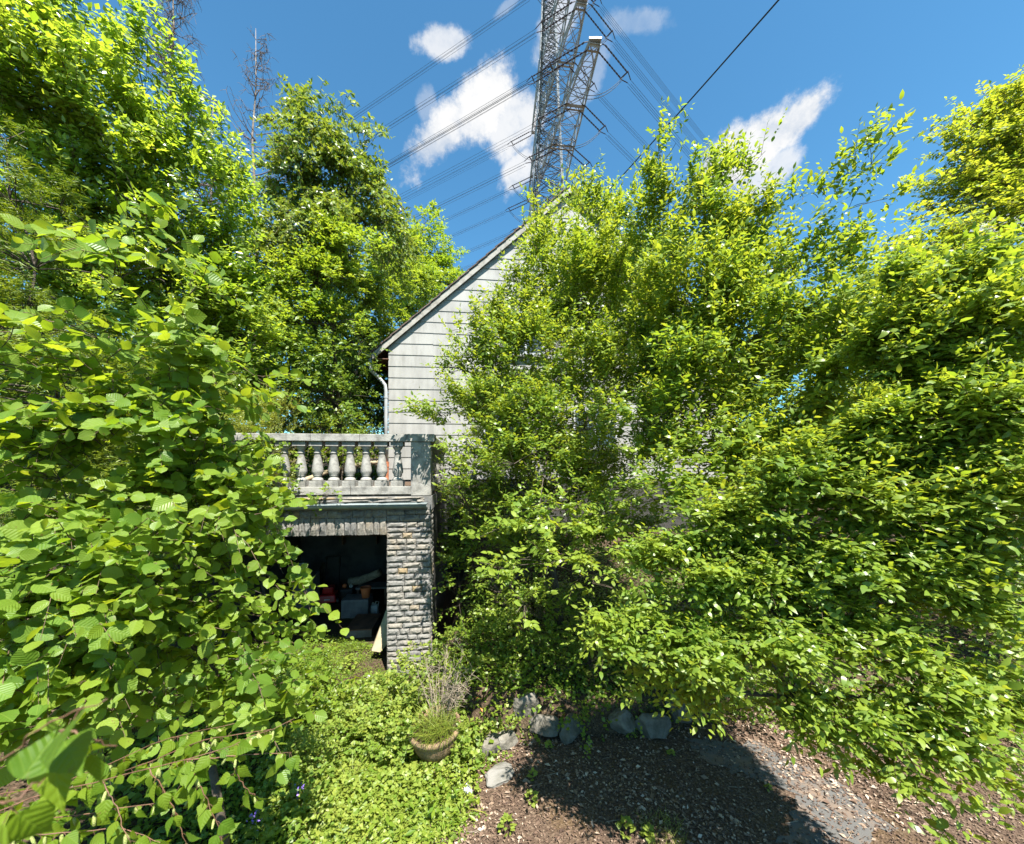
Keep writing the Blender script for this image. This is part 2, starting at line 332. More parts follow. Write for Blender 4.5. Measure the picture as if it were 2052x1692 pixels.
# ------------------------------------------------------------------ ground
EDGE = np.array([(-1.35, 5.3), (-1.0, 4.85), (-.55, 4.72), (.5, 4.62), (1.5, 4.60), (2.4, 4.85), (3.4, 5.25), (5, 5.6), (8, 5.8), (40, 6)])
def sst(x, a, b):
    t = np.clip((x - a) / (b - a), 0, 1); return t * t * (3 - 2 * t)
def hgt(X, Y):
    X = np.asarray(X, float); Y = np.asarray(Y, float)
    e = np.interp(X, EDGE[:, 0], EDGE[:, 1])
    bed = sst(Y, e, e + .14) * (.36 + .17 * np.clip(Y - e, 0, 7)) * sst(X, -1.25, -.95)
    hill = sst(-X, 5.2, 7.5) * sst(Y, 5, 7) * 2.9 + sst(-X, 2.4, 6) * .8 * (1 - sst(Y, 5, 7)) * sst(Y, 1.0, 3.0)
    far = sst(Y, 11.5, 14) * 2.8 + np.clip(Y - 14, 0, 60) * .10
    far = np.where(Y > 11.5, far, 0)
    rise = sst(X, 7, 14) * 2.0
    z = np.maximum(np.maximum(bed, hill), far) + rise
    return z + .02 * np.sin(X * 3.1 + Y * 1.7) * (z > .02)
gx = np.concatenate([-np.geomspace(400, 8.2, 22), np.arange(-8, 8.01, .1), np.geomspace(8.2, 400, 22)])
gy = np.concatenate([[-400, -200, -80, -30, -12, -5, -2], np.arange(-1, 13.01, .1), np.geomspace(13.3, 900, 30)])
XX, YY = np.meshgrid(gx, gy); ZZ = hgt(XX, YY) - .006
nx, ny = len(gx), len(gy)
idx = np.arange(nx * ny).reshape(ny, nx)
fc = np.stack([idx[:-1, :-1], idx[:-1, 1:], idx[1:, 1:], idx[1:, :-1]], -1).reshape(-1, 4)
tag(link('ground', npmesh('ground', np.stack([XX, YY, ZZ], -1).reshape(-1, 3), fc, M['soil'], sm=True)), kind='structure')
# the drive: old asphalt, its litter-covered part a sheet just above
mb = MB(); dp = [(-.75, 1.2), (5.6, 1.2), (8, 5.75), (5, 5.55), (3.4, 5.2), (2.4, 4.8), (1.5, 4.56), (.5, 4.58), (-.3, 4.5)]
mb.add([(x, y, .002) for x, y in dp], [tuple(range(len(dp)))])
tag(mb.build('driveway', M['drive']), kind='structure')
def patch(name, pts, z, m, seed, rag=.05):
    rn = random.Random(seed); out = []
    for i in range(len(pts)):
        a = np.array(pts[i]); b = np.array(pts[(i + 1) % len(pts)])
        for t in np.arange(0, 1, .1):
            p = a + (b - a) * t; out.append((p[0] + rn.uniform(-rag, rag), p[1] + rn.uniform(-rag, rag), z))
    mb = MB().add(out, [tuple(range(len(out)))]); return tag(mb.build(name, m), kind='structure')
patch('asphalt_patch', [G(1560, 1692)[:2], G(1720, 1692)[:2], G(1790, 1660)[:2], G(1680, 1570)[:2], G(1520, 1490)[:2], G(1370, 1480)[:2], G(1420, 1530)[:2], G(1600, 1590)[:2]], .007, M['asphalt'], 3)

# ------------------------------------------------------------------ the house
A6 = R(6.0)
house = thing('house', 'gabled house clad in weathered pale siding boards behind the bush', 'house', (-3.4, 10.5, 0), A6)
PT = math.tan(R(42)); APX = 5.1; ZE = 6.20; OV = .39
def roofz(x): return ZE + (x + OV) * PT if x <= APX else ZE + (2 * APX - x + OV) * PT
W2 = 2 * APX
MB().prism([(0.01, 2.8), (W2 - .01, 2.8), (W2 - .01, roofz(W2 - .01) - .01), (APX, roofz(APX) - .01), (.01, roofz(.01) - .01)], 0, 9.0).build('wall', M['dark_wall'], house)
MB().box((.01, -.0, -.2), (W2 - .01, .3, 2.8)).build('basement_wall', M['mortar_and_shade'], house)  # dark tone carries the bush shade on this wall
def clip(poly, f):
    out = []
    for i in range(len(poly)):
        a, b = poly[i], poly[(i + 1) % len(poly)]; fa, fb = f(a), f(b)
        if fa >= 0: out.append(a)
        if fa * fb < 0:
            t = fa / (fa - fb); out.append((a[0] + (b[0] - a[0]) * t, a[1] + (b[1] - a[1]) * t))
    return out
rn = random.Random(5); PH = .315
for i in range(28):
    z0 = 2.86 + PH * i
    for j in range(9):
        x0, x1 = j * 1.22 + .0012 - .02, (j + 1) * 1.22 - .0012 - .02
        if j == 0: x0 = -.015
        x1 = min(x1, W2 + .015)
        dz = rn.uniform(-.008, .008)
        q = [(x0, z0 + dz), (x1, z0 + rn.uniform(-.008, .008)), (x1, z0 + PH + .012), (x0, z0 + PH + .012)]
        q = clip(q, lambda p: ZE + (p[0] + OV) * PT - .02 - p[1]); 
        if len(q) > 2: q = clip(q, lambda p: ZE + (W2 - p[0] + OV) * PT - .02 - p[1])
        if len(q) < 3 or max(p[0] for p in q) - min(p[0] for p in q) < .08: continue
        MB().prism(q, 0, -.004, lambda p: -.012 - .015 * (1 - (p[1] - z0) / PH)).build('siding_panel', M['siding'], house)
YV = -.11
def slope(side):
    s = 1 if side < 0 else -1
    def px(x): return x if side < 0 else W2 - x
    mb = MB(); a = (-OV - .02, ZE + .03); bb = (APX, ZE + (APX + OV) * PT + .05); th = .10
    poly = [(px(a[0]), a[1]), (px(bb[0]), bb[1]), (px(bb[0]), bb[1] + th), (px(a[0]), a[1] + th)]
    return mb.prism(poly if side < 0 else poly[::-1], YV + .03, 9.3)
roof = slope(-1).build('roof', M['soffit'], house); slope(1).build('roof', M['soffit'], house)
for side in (-1, 1):
    px = (lambda x: x) if side < 0 else (lambda x: W2 - x)
    poly = [(px(-OV - .04), ZE - .06), (px(APX), ZE + (APX + OV) * PT - .04), (px(APX), ZE + (APX + OV) * PT + .15), (px(-OV - .04), ZE + .11)]
    MB().prism(poly if side < 0 else poly[::-1], YV - .025, YV + .025).build('verge_board', M['fascia'], house)
    L = (APX + OV) / math.cos(R(42)); n = 21
    for k in range(n):
        t0 = k / n * L; t1 = (k + 1.12) / n * L
        def pt(t, up): 
            x = -OV - .05 + t * math.cos(R(42)) - up * math.sin(R(42)); return (px(x), ZE + .11 + (t * math.sin(R(42))) + up * math.cos(R(42)))
        poly = [pt(t0, .02), pt(t1, .0), pt(t1, .025), pt(t0, .05)]
        MB().prism(poly if side < 0 else poly[::-1], YV - .06, YV + .28).build('roof_tile', M['rooftile'], roof if side < 0 else house)
    mb = MB()
    for k in range(n):
        t0 = k / n * L; t1 = (k + 1.12) / n * L
        poly = [pt(t0, .02), pt(t1, .0), pt(t1, .025), pt(t0, .05)]
        mb.prism(poly if side < 0 else poly[::-1], YV + .285, 9.35)
    tag(mb.build('tile_course', M['rooftile'], house), kind='stuff')
MB().box((-OV, YV + .04, ZE - .02), (-.005, 9.2, ZE + .0)).build('soffit', M['soffit'], house)
# eave gutter and its downpipe
def halfpipe(mb, p0, p1, r, n=9, t=.006):
    p0 = np.array(p0, float); p1 = np.array(p1, float); d = nrm(p1 - p0); a = nrm(np.cross(d, UP)); vs = []; fs = []
    for q in (p0, p1):
        for rr in (r, r - t):
            for k in range(n):
                w = math.pi * k / (n - 1); vs.append(q + rr * (math.cos(w) * a - math.sin(w) * UP))
    for k in range(n - 1):
        fs += [(k, k + 1, 2 * n + k + 1, 2 * n + k), (n + k + 1, n + k, 3 * n + k, 3 * n + k + 1)]
    fs += [(0, 2 * n, 3 * n, n), (n - 1, 2 * n - 1, 4 * n - 1, 3 * n - 1)]
    fs += [tuple(range(n)), tuple(reversed(range(2 * n, 3 * n)))]
    mb.add(vs, fs); mb.tube([p0 + a * r, p1 + a * r], .009, 6); mb.tube([p0 - a * r, p1 - a * r], .009, 6); return mb
halfpipe(MB(), (-OV - .10, YV - .14, ZE + .05), (-OV - .10, 9.3, ZE + .07), .075).build('gutter', M['pipe'], house, sm=True)
pth = [(-.49, -.10, ZE - .02), (-.49, -.10, ZE - .22), (-.45, -.10, ZE - .36), (-.22, -.10, ZE - .58), (-.09, -.10, ZE - .74), (-.065, -.10, ZE - .92), (-.065, -.10, 4.5), (-.065, -.10, 3.33)]
dpipe = MB().tube(pth, .048, 12).build('downpipe', M['pipe'], house, sm=True)
for z in (5.1, 3.7): MB().lathe([(.056, 0), (.056, .04)], 12, (-.065, -.10, z)).build('pipe_clamp', M['pipe'], dpipe)
MB().lathe([(.075, 2.82), (.075, 3.22), (.085, 3.22), (.085, 3.36)], 14, (-.065, -.10, 0)).build('drain_socket', M['terracotta'], house, sm=False)
def window(x, z, w, h, nb):
    fr = MB(); t = .07
    for a, bq in (((x, z), (x + w, z + t)), ((x, z + h - t), (x + w, z + h)), ((x, z + t), (x + t, z + h - t)), ((x + w - t, z + t), (x + w, z + h - t)), ((x + w / 2 - .03, z + t), (x + w / 2 + .03, z + h - t))):
        fr.box((a[0], -.085, a[1]), (bq[0], -.02, bq[1]))
    o = fr.build('window', M['white'], house)
    for a, bq in ((x + t, x + w / 2 - .03), (x + w / 2 + .03, x + w - t)):
        MB().box((a, -.055, z + t), (bq, -.045, z + h - t)).build('pane', M['pane'], o)
    MB().box((x - .08, -.14, z - .05), (x + w + .08, -.02, z - .002)).build('sill', M['slab'], o)
    for k in range(nb): MB().tube([(x + w * (k + .5) / nb, -.13, z), (x + w * (k + .5) / nb, -.13, z + h)], .009, 6).build('window_bar', M['black'], o)
window(3.25, 6.4, 1.1, 1.25, 0); window(2.6, 3.75, 1.3, 1.15, 9); window(5.2, 3.75, 1.3, 1.15, 9)

# ------------------------------------------------------------------ the garage under the terrace
garage = thing('garage', 'open garage of split stone blocks under the terrace', 'garage', (-1.287, 6.0, 0), A6)
GB = 4.35
rn = random.Random(11)
def stone_mesh(k):
    r = random.Random(100 + k); nxs, nzs = 5, 3; vs = []; fs = []
    for j in range(nzs + 1):
        for i in range(nxs + 1):
            x, z = i / nxs, j / nzs; ed = i in (0, nxs) or j in (0, nzs)
            y = -.12 + r.uniform(-.08, .08) if ed else -.62 + r.uniform(-.22, .22)
            vs.append((x + (r.uniform(-.02, .02) if ed else r.uniform(-.05, .05)), y, z + (r.uniform(-.03, .03) if ed else r.uniform(-.08, .08))))
    w = nxs + 1
    for j in range(nzs):
        for i in range(nxs): fs.append((j * w + i, j * w + i + 1, (j + 1) * w + i + 1, (j + 1) * w + i))
    rim = [i for i in range(w)] + [j * w + nxs for j in range(1, nzs + 1)] + [nzs * w + i for i in range(nxs - 1, -1, -1)] + [j * w for j in range(nzs - 1, 0, -1)]
    b0 = len(vs)
    for i in rim: vs.append((vs[i][0], .9, vs[i][2]))
    for q in range(len(rim)): fs.append((rim[(q + 1) % len(rim)], rim[q], b0 + q, b0 + (q + 1) % len(rim)))
    me = bpy.data.meshes.new('stone'); me.from_pydata(vs, [], fs); me.materials.append(M['stone']); me.update(); return me
SM = [stone_mesh(k) for k in range(10)]
def stone(par, x, z, w, h, y=0.0, d=.034, rz=0.0):
    o = link('stone', rn.choice(SM), par, (x, y, z)); o.scale = (w, d, h); o.rotation_euler = (0, 0, rz); return o
pillar = MB().box((-.665, .02, -.15), (-.012, .42, 2.578)).build('pillar', M['mortar_and_shade'], garage)
z = -.02
while z < 2.56:
    h = min(rn.uniform(.082, .108), 2.58 - z)
    if 2.58 - z - h < .04: h = 2.58 - z
    x = -.675
    while x < -.01:
        w = rn.choice((.15, .17, .2, .24, .27, .3)); 
        if -x - w < .1: w = -x
        stone(pillar, x + .004, z + .004, w - .008, h - .010); x += w
    x = .0
    for w in ((.2, .22) if rn.random() < .5 else (.15, .27)):
        stone(pillar, 0.0 - .012, z + .004, w - .008, h - .010, y=x + .004, rz=R(90)); x += w
    z += h
LX = -3.75
lintel = MB().box((LX, .02, 2.205), (-.667, .40, 2.578)).build('lintel', M['mortar_and_shade'], garage)
x = LX
while x < -.68:
    w = min(rn.uniform(.075, .145), -.677 - x)
    if -.677 - x - w < .05: w = -.677 - x
    stone(lintel, x + .003, 2.20, w - .006, .255, d=.04); x += w
x = LX
while x < -.68:
    w = min(rn.uniform(.13, .26), -.677 - x)
    if -.677 - x - w < .08: w = -.677 - x
    stone(lintel, x + .003, 2.462, w - .006, .113, d=.04); x += w
slab = MB().box((LX - .15, -.004, 2.58), (.02, GB + .2, 2.79)).build('roof_slab', M['slab'], garage)
for zz, hh, step in ((2.70, .05, (.35, .7)), (2.752, .036, (.45, .95))):
    x = LX - .1
    while x < -.12:
        w = min(rn.uniform(*step), -.1 - x); o = stone(slab, x + .004, zz, w - .008, hh - .006, y=-.01, d=.05); x += w
MB().box((LX - .14, .35, 2.79), (.01, GB + .19, 2.812)).build('terrace_floor', M['drive'], garage)
halfpipe(MB(), (LX - .1, -.095, 2.675), (-.05, -.095, 2.685), .07).build('gutter', M['zinc'], garage, sm=True)
for x in (-3.3, -2.5, -1.62, -.8): MB().box((x, -.17, 2.673), (x + .025, -.0, 2.69)).build('gutter_bracket', M['zinc'], garage)
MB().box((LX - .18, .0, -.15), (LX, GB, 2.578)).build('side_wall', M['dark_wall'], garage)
MB().box((-.20, .425, -.15), (-.012, GB, 2.578)).build('side_wall', M['mortar_and_shade'], garage)  # wall coloured dark in place of the shade from the bush
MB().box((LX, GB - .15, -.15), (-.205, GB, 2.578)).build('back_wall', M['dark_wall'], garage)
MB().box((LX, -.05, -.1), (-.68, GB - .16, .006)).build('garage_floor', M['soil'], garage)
# balustrade on the terrace edge
bal = thing('balustrade', 'weathered concrete balustrade with turned balusters above the garage', 'balustrade', (-1.287, 6.0, 0), A6)
def seg_boxes(x0, x1, y0, y1, z0, z1, n, name, m):
    for k in range(n):
        a = x0 + (x1 - x0) * k / n; b = x0 + (x1 - x0) * (k + 1) / n
        MB().box((a + .002, y0, z0), (b - .002, y1, z1)).build(name, m, bal, bev=.008)
seg_boxes(-4.0, -.305, .02, .24, 2.82, 2.945, 4, 'plinth', M['concrete'])
seg_boxes(-4.0, -.36, .0, .26, 3.652, 3.765, 5, 'handrail', M['concrete'])
MB().box((-.36, -.02, 3.652), (.06, .28, 3.772)).build('handrail', M['concrete'], bal, bev=.01)
MB().box((-.31, .01, 2.795), (.0, .27, 3.65)).build('post', M['concrete'], bal, bev=.012)
PROF = [(.082, .09), (.086, .105), (.075, .125), (.056, .145), (.052, .155), (.066, .165), (.066, .18), (.066, .19), (.083, .215), (.085, .25), (.08, .29), (.066, .38), (.053, .46), (.049, .50), (.049, .515),
        (.058, .52), (.058, .535), (.046, .545), (.044, .56), (.055, .58), (.074, .61), (.08, .63)]
bm_ = MB(); bm_.lathe(PROF, 20); bm_.box((-.095, -.095, 0), (.095, .095, .09)); bm_.box((-.095, -.095, .632), (.095, .095, .705))
bme = bm_.mesh('baluster', M['concrete'])
for p in bme.polygons: p.use_smooth = len(p.vertices) == 4 and p.index < 420
for k in range(15): link('baluster', bme, bal, (-.531 - .245 * k, .13, 2.946))
MB().box((-.22, .29, 2.82), (-.02, GB - .1, 2.94)).build('plinth', M['concrete'], bal, bev=.01)
MB().box((-.24, .285, 3.655), (.02, GB - .1, 3.765)).build('handrail', M['concrete'], bal, bev=.01)
for k in range(15): link('baluster', bme, bal, (-.12, .45 + .25 * k, 2.946))
# things on the terrace
o = tag(MB().tube([(-3.55, 10.36, 3.36), (-4.0, 10.0, 3.30), (-4.3, 9.2, 3.17), (-4.4, 8.3, 3.0), (-4.5, 7.7, 2.88)], .05, 12).build('drain_pipe', M['palewood'], sm=True), 'pale drain pipe running across the terrace from the downpipe', 'pipe')

# ------------------------------------------------------------------ what is kept in the garage
def rlathe(name, prof, m, par, c=(0, 0, 0), n=18): return MB().lathe(prof, n, c).build(name, m, par, sm=False)
def g(px, py, z=0.0): return G(px, py, z)
def gbox(name, label, cat, px0, px1, Y, z0, z1, depth, m, bev=.01, rz=A6):
    X0, X1 = (px0 - CX) / F * Y, (px1 - CX) / F * Y
    o = MB().box((0, 0, 0), (X1 - X0, depth, z1 - z0)).build(name, m, None, bev=bev, loc=(X0, Y, z0)); o.rotation_euler = (0, 0, rz)
    return tag(o, label, cat) if label else o
st = thing('step_block', 'low concrete step topped by a brown board inside the garage', 'step', (-3.14, 7.15, .006), A6)
MB().box((0, 0, 0), (.48, .78, .14)).build('block', M['greybox'], st, bev=.012); MB().box((-.01, -.01, .142), (.49, .76, .165)).build('board', M['wood'], st, bev=.004)
gbox('concrete_block', 'rough grey block under the orange flowerpot', 'block', 683, 736, 8.05, .006, .40, .42, M['greybox'], .02)
fp = thing('flowerpot', 'terracotta orange flowerpot on the grey block', 'flowerpot', (-3.18, 8.25, .40))
rlathe('pot_body', [(.075, 0), (.10, .17)], M['orange'], fp); rlathe('pot_rim', [(.112, .17), (.116, .225), (.10, .225), (.095, .19)], M['orange'], fp)
bn = thing('bin', 'black plastic bin in the dark garage', 'bin', (-3.78, 8.75, .006), A6)
MB().add([(-.11, -.11, 0), (.11, -.11, 0), (.11, .11, 0), (-.11, .11, 0), (-.14, -.14, .42), (.14, -.14, .42), (.14, .14, .42), (-.14, .14, .42)], [(0, 3, 2, 1), (4, 5, 6, 7), (0, 1, 5, 4), (1, 2, 6, 5), (2, 3, 7, 6), (3, 0, 4, 7)]).build('bin_body', M['black'], bn, bev=.015)
MB().box((-.15, -.15, .421), (.15, .15, .445)).build('bin_lid', M['black'], bn, bev=.008)
def ball(name, label, m, c, r):
    pr = [(max(.002, r * math.sin(math.pi * k / 10)), r - r * math.cos(math.pi * k / 10)) for k in range(11)]
    o = MB().lathe(pr, 16).build(name, m, None, sm=True, loc=c); return tag(o, label, 'ball')
ball('ball', 'small orange ball on the black bin lid', M['orange'], (-3.84, 8.70, .452), .05); ball('ball', 'small white ball on the black bin lid', M['white'], (-3.70, 8.72, .452), .042)
mw = thing('lawn_mower', 'red lawn mower with dark upright handle in the garage', 'lawn mower', (-4.35, 9.0, .006), R(15))
MB().add([(-.2, -.22, .06), (.2, -.22, .06), (.2, .25, .06), (-.2, .25, .06), (-.17, -.18, .24), (.17, -.18, .24), (.17, .22, .24), (-.17, .22, .24)], [(0, 3, 2, 1), (4, 5, 6, 7), (0, 1, 5, 4), (1, 2, 6, 5), (2, 3, 7, 6), (3, 0, 4, 7)]).build('deck', M['red'], mw, bev=.03)
MB().box((-.12, -.12, .242), (.12, .12, .40)).build('engine_cover', M['red'], mw, bev=.03); MB().box((-.06, -.205, .12), (.06, -.198, .15)).build('badge', M['white'], mw)
for sx in (-.23, .23):
    for sy in (-.15, .18):
        w = MB().tube([(sx - .025, sy, .085), (sx + .025, sy, .085)], .085, 14).build('wheel', M['black'], mw)
    MB().tube([(sx * .7, .24, .15), (sx * .7, .45, .6), (sx * .7, .62, .95)], .013, 8).build('handle', M['black'], mw)
MB().tube([(-.161, .62, .95), (.161, .62, .95)], .015, 8).build('handle_bar', M['black'], mw)
jg = thing('canister', 'white plastic canister beside the step in the garage', 'canister', (-3.02, 8.35, .006))
MB().box((-.08, -.06, 0), (.08, .06, .2)).build('body', M['white'], jg, bev=.02); rlathe('cap', [(.025, .2), (.025, .24)], M['white'], jg, (-.04, 0, 0)); MB().tube([(0, 0, .2), (.03, 0, .27), (.09, 0, .26), (.075, 0, .18)], .014, 8).build('handle', M['white'], jg, sm=True)
o = MB().tube([P(700, 1166, 8.9), P(722, 1163, 8.9), P(742, 1156, 8.8), P(760, 1148, 8.7)], [.09, .1, .09, .085], 14).build('rolled_mat', M['mat'], sm=True); tag(o, 'rolled woven mat lying on the low workbench in the garage', 'mat')
wb = thing('workbench', 'low dark workbench under the rolled mat in the garage', 'workbench', (-3.60, 8.72, .006), A6)
MB().box((0, 0, .40), (.72, .42, .44)).build('bench_top', M['greybox'], wb); 
for sx in (.02, .64):
    for sy in (.02, .34): MB().box((sx, sy, 0), (sx + .06, sy + .06, .399)).build('leg', M['wood'], wb)
rk = thing('shelf_rack', 'wall shelf with cartons at the back of the garage', 'shelf', (-3.75, 9.72, 1.45), A6)
MB().box((-.75, .0, 0), (.4, .24, .03)).build('shelf_board', M['wood'], rk)
for sx in (-.6, .25): MB().box((sx, .02, -.22), (sx + .03, .24, -.002)).build('bracket', M['wood'], rk)
for k, (a, w, h, la) in enumerate(((-4.45, .22, .14, 'wide grey carton at the shelf end'), (-4.2, .2, .2, 'tall grey carton in the middle of the shelf'), (-3.95, .2, .12, 'low grey carton near the shelf bracket'))):
    o = MB().box((0, 0, 0), (w, .18, h)).build('carton', M['greybox'], None, bev=.006, loc=(a, 9.68 + .02 * k, 1.482)); o.rotation_euler = (0, 0, A6); tag(o, la + ' in the garage', 'carton', 'cartons on the garage shelf')
bk = thing('bucket', 'pale bucket by the inner wall of the garage', 'bucket', (-4.75, 8.55, .8))
rlathe('bucket_body', [(.09, 0), (.13, .24), (.122, .24), (.09, .02)], M['white'], bk); MB().tube([(-.128, 0, .22), (-.08, -.02, .32), (.08, -.02, .32), (.128, 0, .22)], .005, 6).build('handle', M['darksteel'], bk)
gbox('cupboard', 'grey cupboard under the pale bucket in the garage', 'cupboard', 584, 625, 8.4, .006, .798, .4, M['greybox'])
vs = [(0, 0, 0), (.14, -.02, -.02), (.235, .03, .08), (.26, .22, .62), (.20, .22, .60)]
o = MB().add(vs + [(x - .012, y + .03, z + .012) for x, y, z in vs], [(0, 1, 2, 3, 4), (9, 8, 7, 6, 5), (0, 5, 6, 1), (1, 6, 7, 2), (2, 7, 8, 3), (3, 8, 9, 4), (4, 9, 5, 0)]).build('leaning_board', M['palewood'], None, loc=tuple(P(745, 1306, 6.32) + np.array([0, 0, .01])))
o.rotation_euler = (0, 0, A6); tag(o, 'pale board leaning on the inner face of the stone pillar', 'board')

# ------------------------------------------------------------------ power line
AZ = (-.13, 1.0); an = math.hypot(*AZ); ad = np.array([AZ[0] / an, AZ[1] / an, 0]); ap = np.array([ad[1], -ad[0], 0])
PB = np.array([5.8, 59.4, 0.0]); gz = float(hgt(5.8, 59.4))
pyl = thing('pylon', 'lattice steel electricity pylon rising behind the house', 'pylon', (PB[0], PB[1], gz))
def loc(p): return np.array(p) - np.array([PB[0], PB[1], gz])
def hw(z): return np.interp(z, [0, 20, 46, 60, 75, 82], [5.2, 3.7, 2.15, 1.45, .95, .25])
ca, sa = math.cos(R(-12)), math.sin(R(-12))
def corner(k, z):
    sx, sy = ((-1, -1), (1, -1), (1, 1), (-1, 1))[k]; w = hw(z); x, y = sx * w, sy * w
    return np.array([PB[0] + ca * x - sa * y, PB[1] + sa * x + ca * y, z + gz * (z < 1)])
def bar(mb, a, b, r): mb.tube([loc(a), loc(b)], r, 4, cap=False)
for k in range(4): MB().tube([loc(corner(k, z)) for z in (0, 20, 46, 60, 75, 82)], .13, 4).build('leg', M['steel'], pyl)
zs = [0]; 
while zs[-1] < 80: zs.append(zs[-1] + max(1.3, hw(zs[-1]) * 1.25))
mb = MB(); mb2 = MB()
for i in range(len(zs) - 1):
    z0, z1 = zs[i], zs[i + 1]
    for k in range(4):
        a0, a1, b0, b1 = corner(k, z0), corner(k, z1), corner((k + 1) % 4, z0), corner((k + 1) % 4, z1)
        bar(mb, a0, b1, .07); bar(mb, b0, a1, .07); bar(mb, a1, b1, .045)
        bar(mb2, (a0 + a1) / 2, (a0 + b1) / 2, .035); bar(mb2, (b0 + b1) / 2, (b0 + a1) / 2, .035)
    bar(mb2, corner(0, z1), corner(2, z1), .04); bar(mb2, corner(1, z1), corner(3, z1), .04)
tag(mb.build('lattice', M['darksteel'], pyl), kind='stuff'); tag(mb2.build('bracing', M['darksteel'], pyl), kind='stuff')
# arms: (height above the eye, near length, far length, attachment distances)
ARMS = [('lower', 43.0 + EZ, 20.8, 20.8, (20.6, 14.0, 8.2)), ('middle', 52.3 + EZ, 16.5, 16.5, (16.3, 10.0)), ('upper', 62.0 + EZ, 12.0, 12.0, (11.8,))]
ldir = {'cherry': np.array([math.sin(R(-65)), math.cos(R(-65)), 0]), 'bush': np.array([math.sin(R(53)), math.cos(R(53)), 0])}
inslist = []
for nm, z, ln, lf, att in ARMS:
    for s, L in ((-1, ln), (1, lf)):
        w0 = hw(z); d = ad * s; mb = MB()
        base = PB + np.array([0, 0, z]); n = 8 if nm == 'lower' else 6
        def at_(t, side, top):                        # two bottom chords, two top chords meeting at the tip
            ww = w0 + (.55 - w0) * t; hh = (2.7 if nm == 'lower' else 2.3) * (1 - t) + .25
            return base + d * (w0 + (L - w0) * t) + ap * side * ww + UP * (hh if top else 0)
        for side in (-1, 1):
            for top in (0, 1): mb.tube([loc(at_(0, side, top)), loc(at_(1, side, top))], .095, 4)
        for i in range(n):
            t0, t1 = i / n, (i + 1) / n
            for side in (-1, 1):
                bar(mb, at_(t0, side, 0), at_(t1, side, 1), .045); bar(mb, at_(t0, side, 1), at_(t1, side, 0), .045); bar(mb, at_(t1, side, 0), at_(t1, side, 1), .045)
            for top in (0, 1):
                bar(mb, at_(t0, -1, top), at_(t1, 1, top), .045); bar(mb, at_(t0, 1, top), at_(t1, -1, top), .045); bar(mb, at_(t1, -1, top), at_(t1, 1, top), .05)
        for q in att:
            tq = (q - w0) / (L - w0); bar(mb, at_(tq, -1, 0), at_(tq, 1, 0), .16); bar(mb, at_(max(0, tq - .03), -1, 0), at_(max(0, tq - .03), 1, 0), .12)
        mb.build('crossarm', M['steel'], pyl)
        if s < 0: MB().box(tuple(loc(at_(1, -1, 1)) - np.array([.1, .2, .05])), tuple(loc(at_(1, 1, 1)) + np.array([.1, .15, .15]))).build('arm_plate', M['white'], pyl)
        for q in att:
            for ends in ('cherry', 'bush'):
                a = base + d * q + ap * (.6 if ends == 'bush' else -.6); dr = ldir[ends] + UP * -.13; side = nrm(np.cross(ldir[ends], UP))
                ins = MB(); Li = 4.0
                for o_ in (-.42, .42):
                    p0 = a + side * o_ + dr * .35; ins.tube([loc(a + side * o_ * .7), loc(p0)], .05, 5)
                    for kk in range(9):
                        c0 = p0 + dr * (kk * .4); ins.tube([loc(c0), loc(c0 + dr * .27)], .085, 6); ins.tube([loc(c0 + dr * .27), loc(c0 + dr * .4)], .045, 5)
                e = a + dr * Li
                ins.tube([loc(e - side * .55), loc(e + side * .55)], .08, 5); ins.tube([loc(e - side * .5), loc(e + dr * .9 - side * .2)], .05, 5); ins.tube([loc(e + side * .5), loc(e + dr * .9 + side * .2)], .05, 5)
                ins.build('insulator', M['insul'], pyl)
                inslist.append((nm, s, q, att, ends, e + dr * .9, side, a))
        for q in att:                                   # jumper loops below the arm
            a0 = base + d * q + ldir['cherry'] * 4.6 - UP * .65; a1 = base + d * q + ldir['bush'] * 4.6 - UP * .65; mbj = MB()
            for o_ in (-.2, .2):
                mbj.tube([loc(a0 * (1 - t) + a1 * t - UP * 3.0 * 4 * t * (1 - t) * .8 + d * o_) for t in np.linspace(0, 1, 13)], .035, 5)
            mbj.build('jumper', M['wire'], pyl)
POS = {3: ('outer end', 'middle', 'inner end'), 2: ('outer end', 'inner part'), 1: ('tip',)}
for nm, s, q, att, ends, e, side, a in inslist:
    k = att.index(q); mb = MB(); t = np.concatenate([[0, 2, 5], np.linspace(10, 330, 26)])
    for ox in (-.2, .2):
        for oz in (0, -.4):
            pts = [e + ldir[ends] * u + UP * (-.125 * u + .125 * u * u / 330) + side * ox + UP * oz for u in t]
            mb.tube(pts, .02, 4)
    for u in (45, 100, 160):
        c = e + ldir[ends] * u + UP * (-.125 * u + .125 * u * u / 330)
        mb.tube([c - side * .22, c + side * .22], .03, 4); mb.tube([c - side * .22 - UP * .4, c + side * .22 - UP * .4], .03, 4)
    tag(mb.build('power_line', M['wire']), 'conductor bundle from the %s of the %s %s arm sagging over the %s' % (POS[len(att)][k], 'near' if s < 0 else 'far', nm, 'cherry tree' if ends == 'cherry' else 'plum bush'), 'power line', 'overhead power lines')
p0 = P(1205, 398, 11.2); p1 = P(1560, 0, 6.0); dv = p1 - p0
tag(MB().tube([p0 + dv * t + UP * (.10 * (t - .5) ** 2 - .03) for t in np.linspace(-.02, 4.5, 24)], .014, 6).build('cable', M['cable']), 'thick black overhead cable running from the house gable over the bush', 'cable')

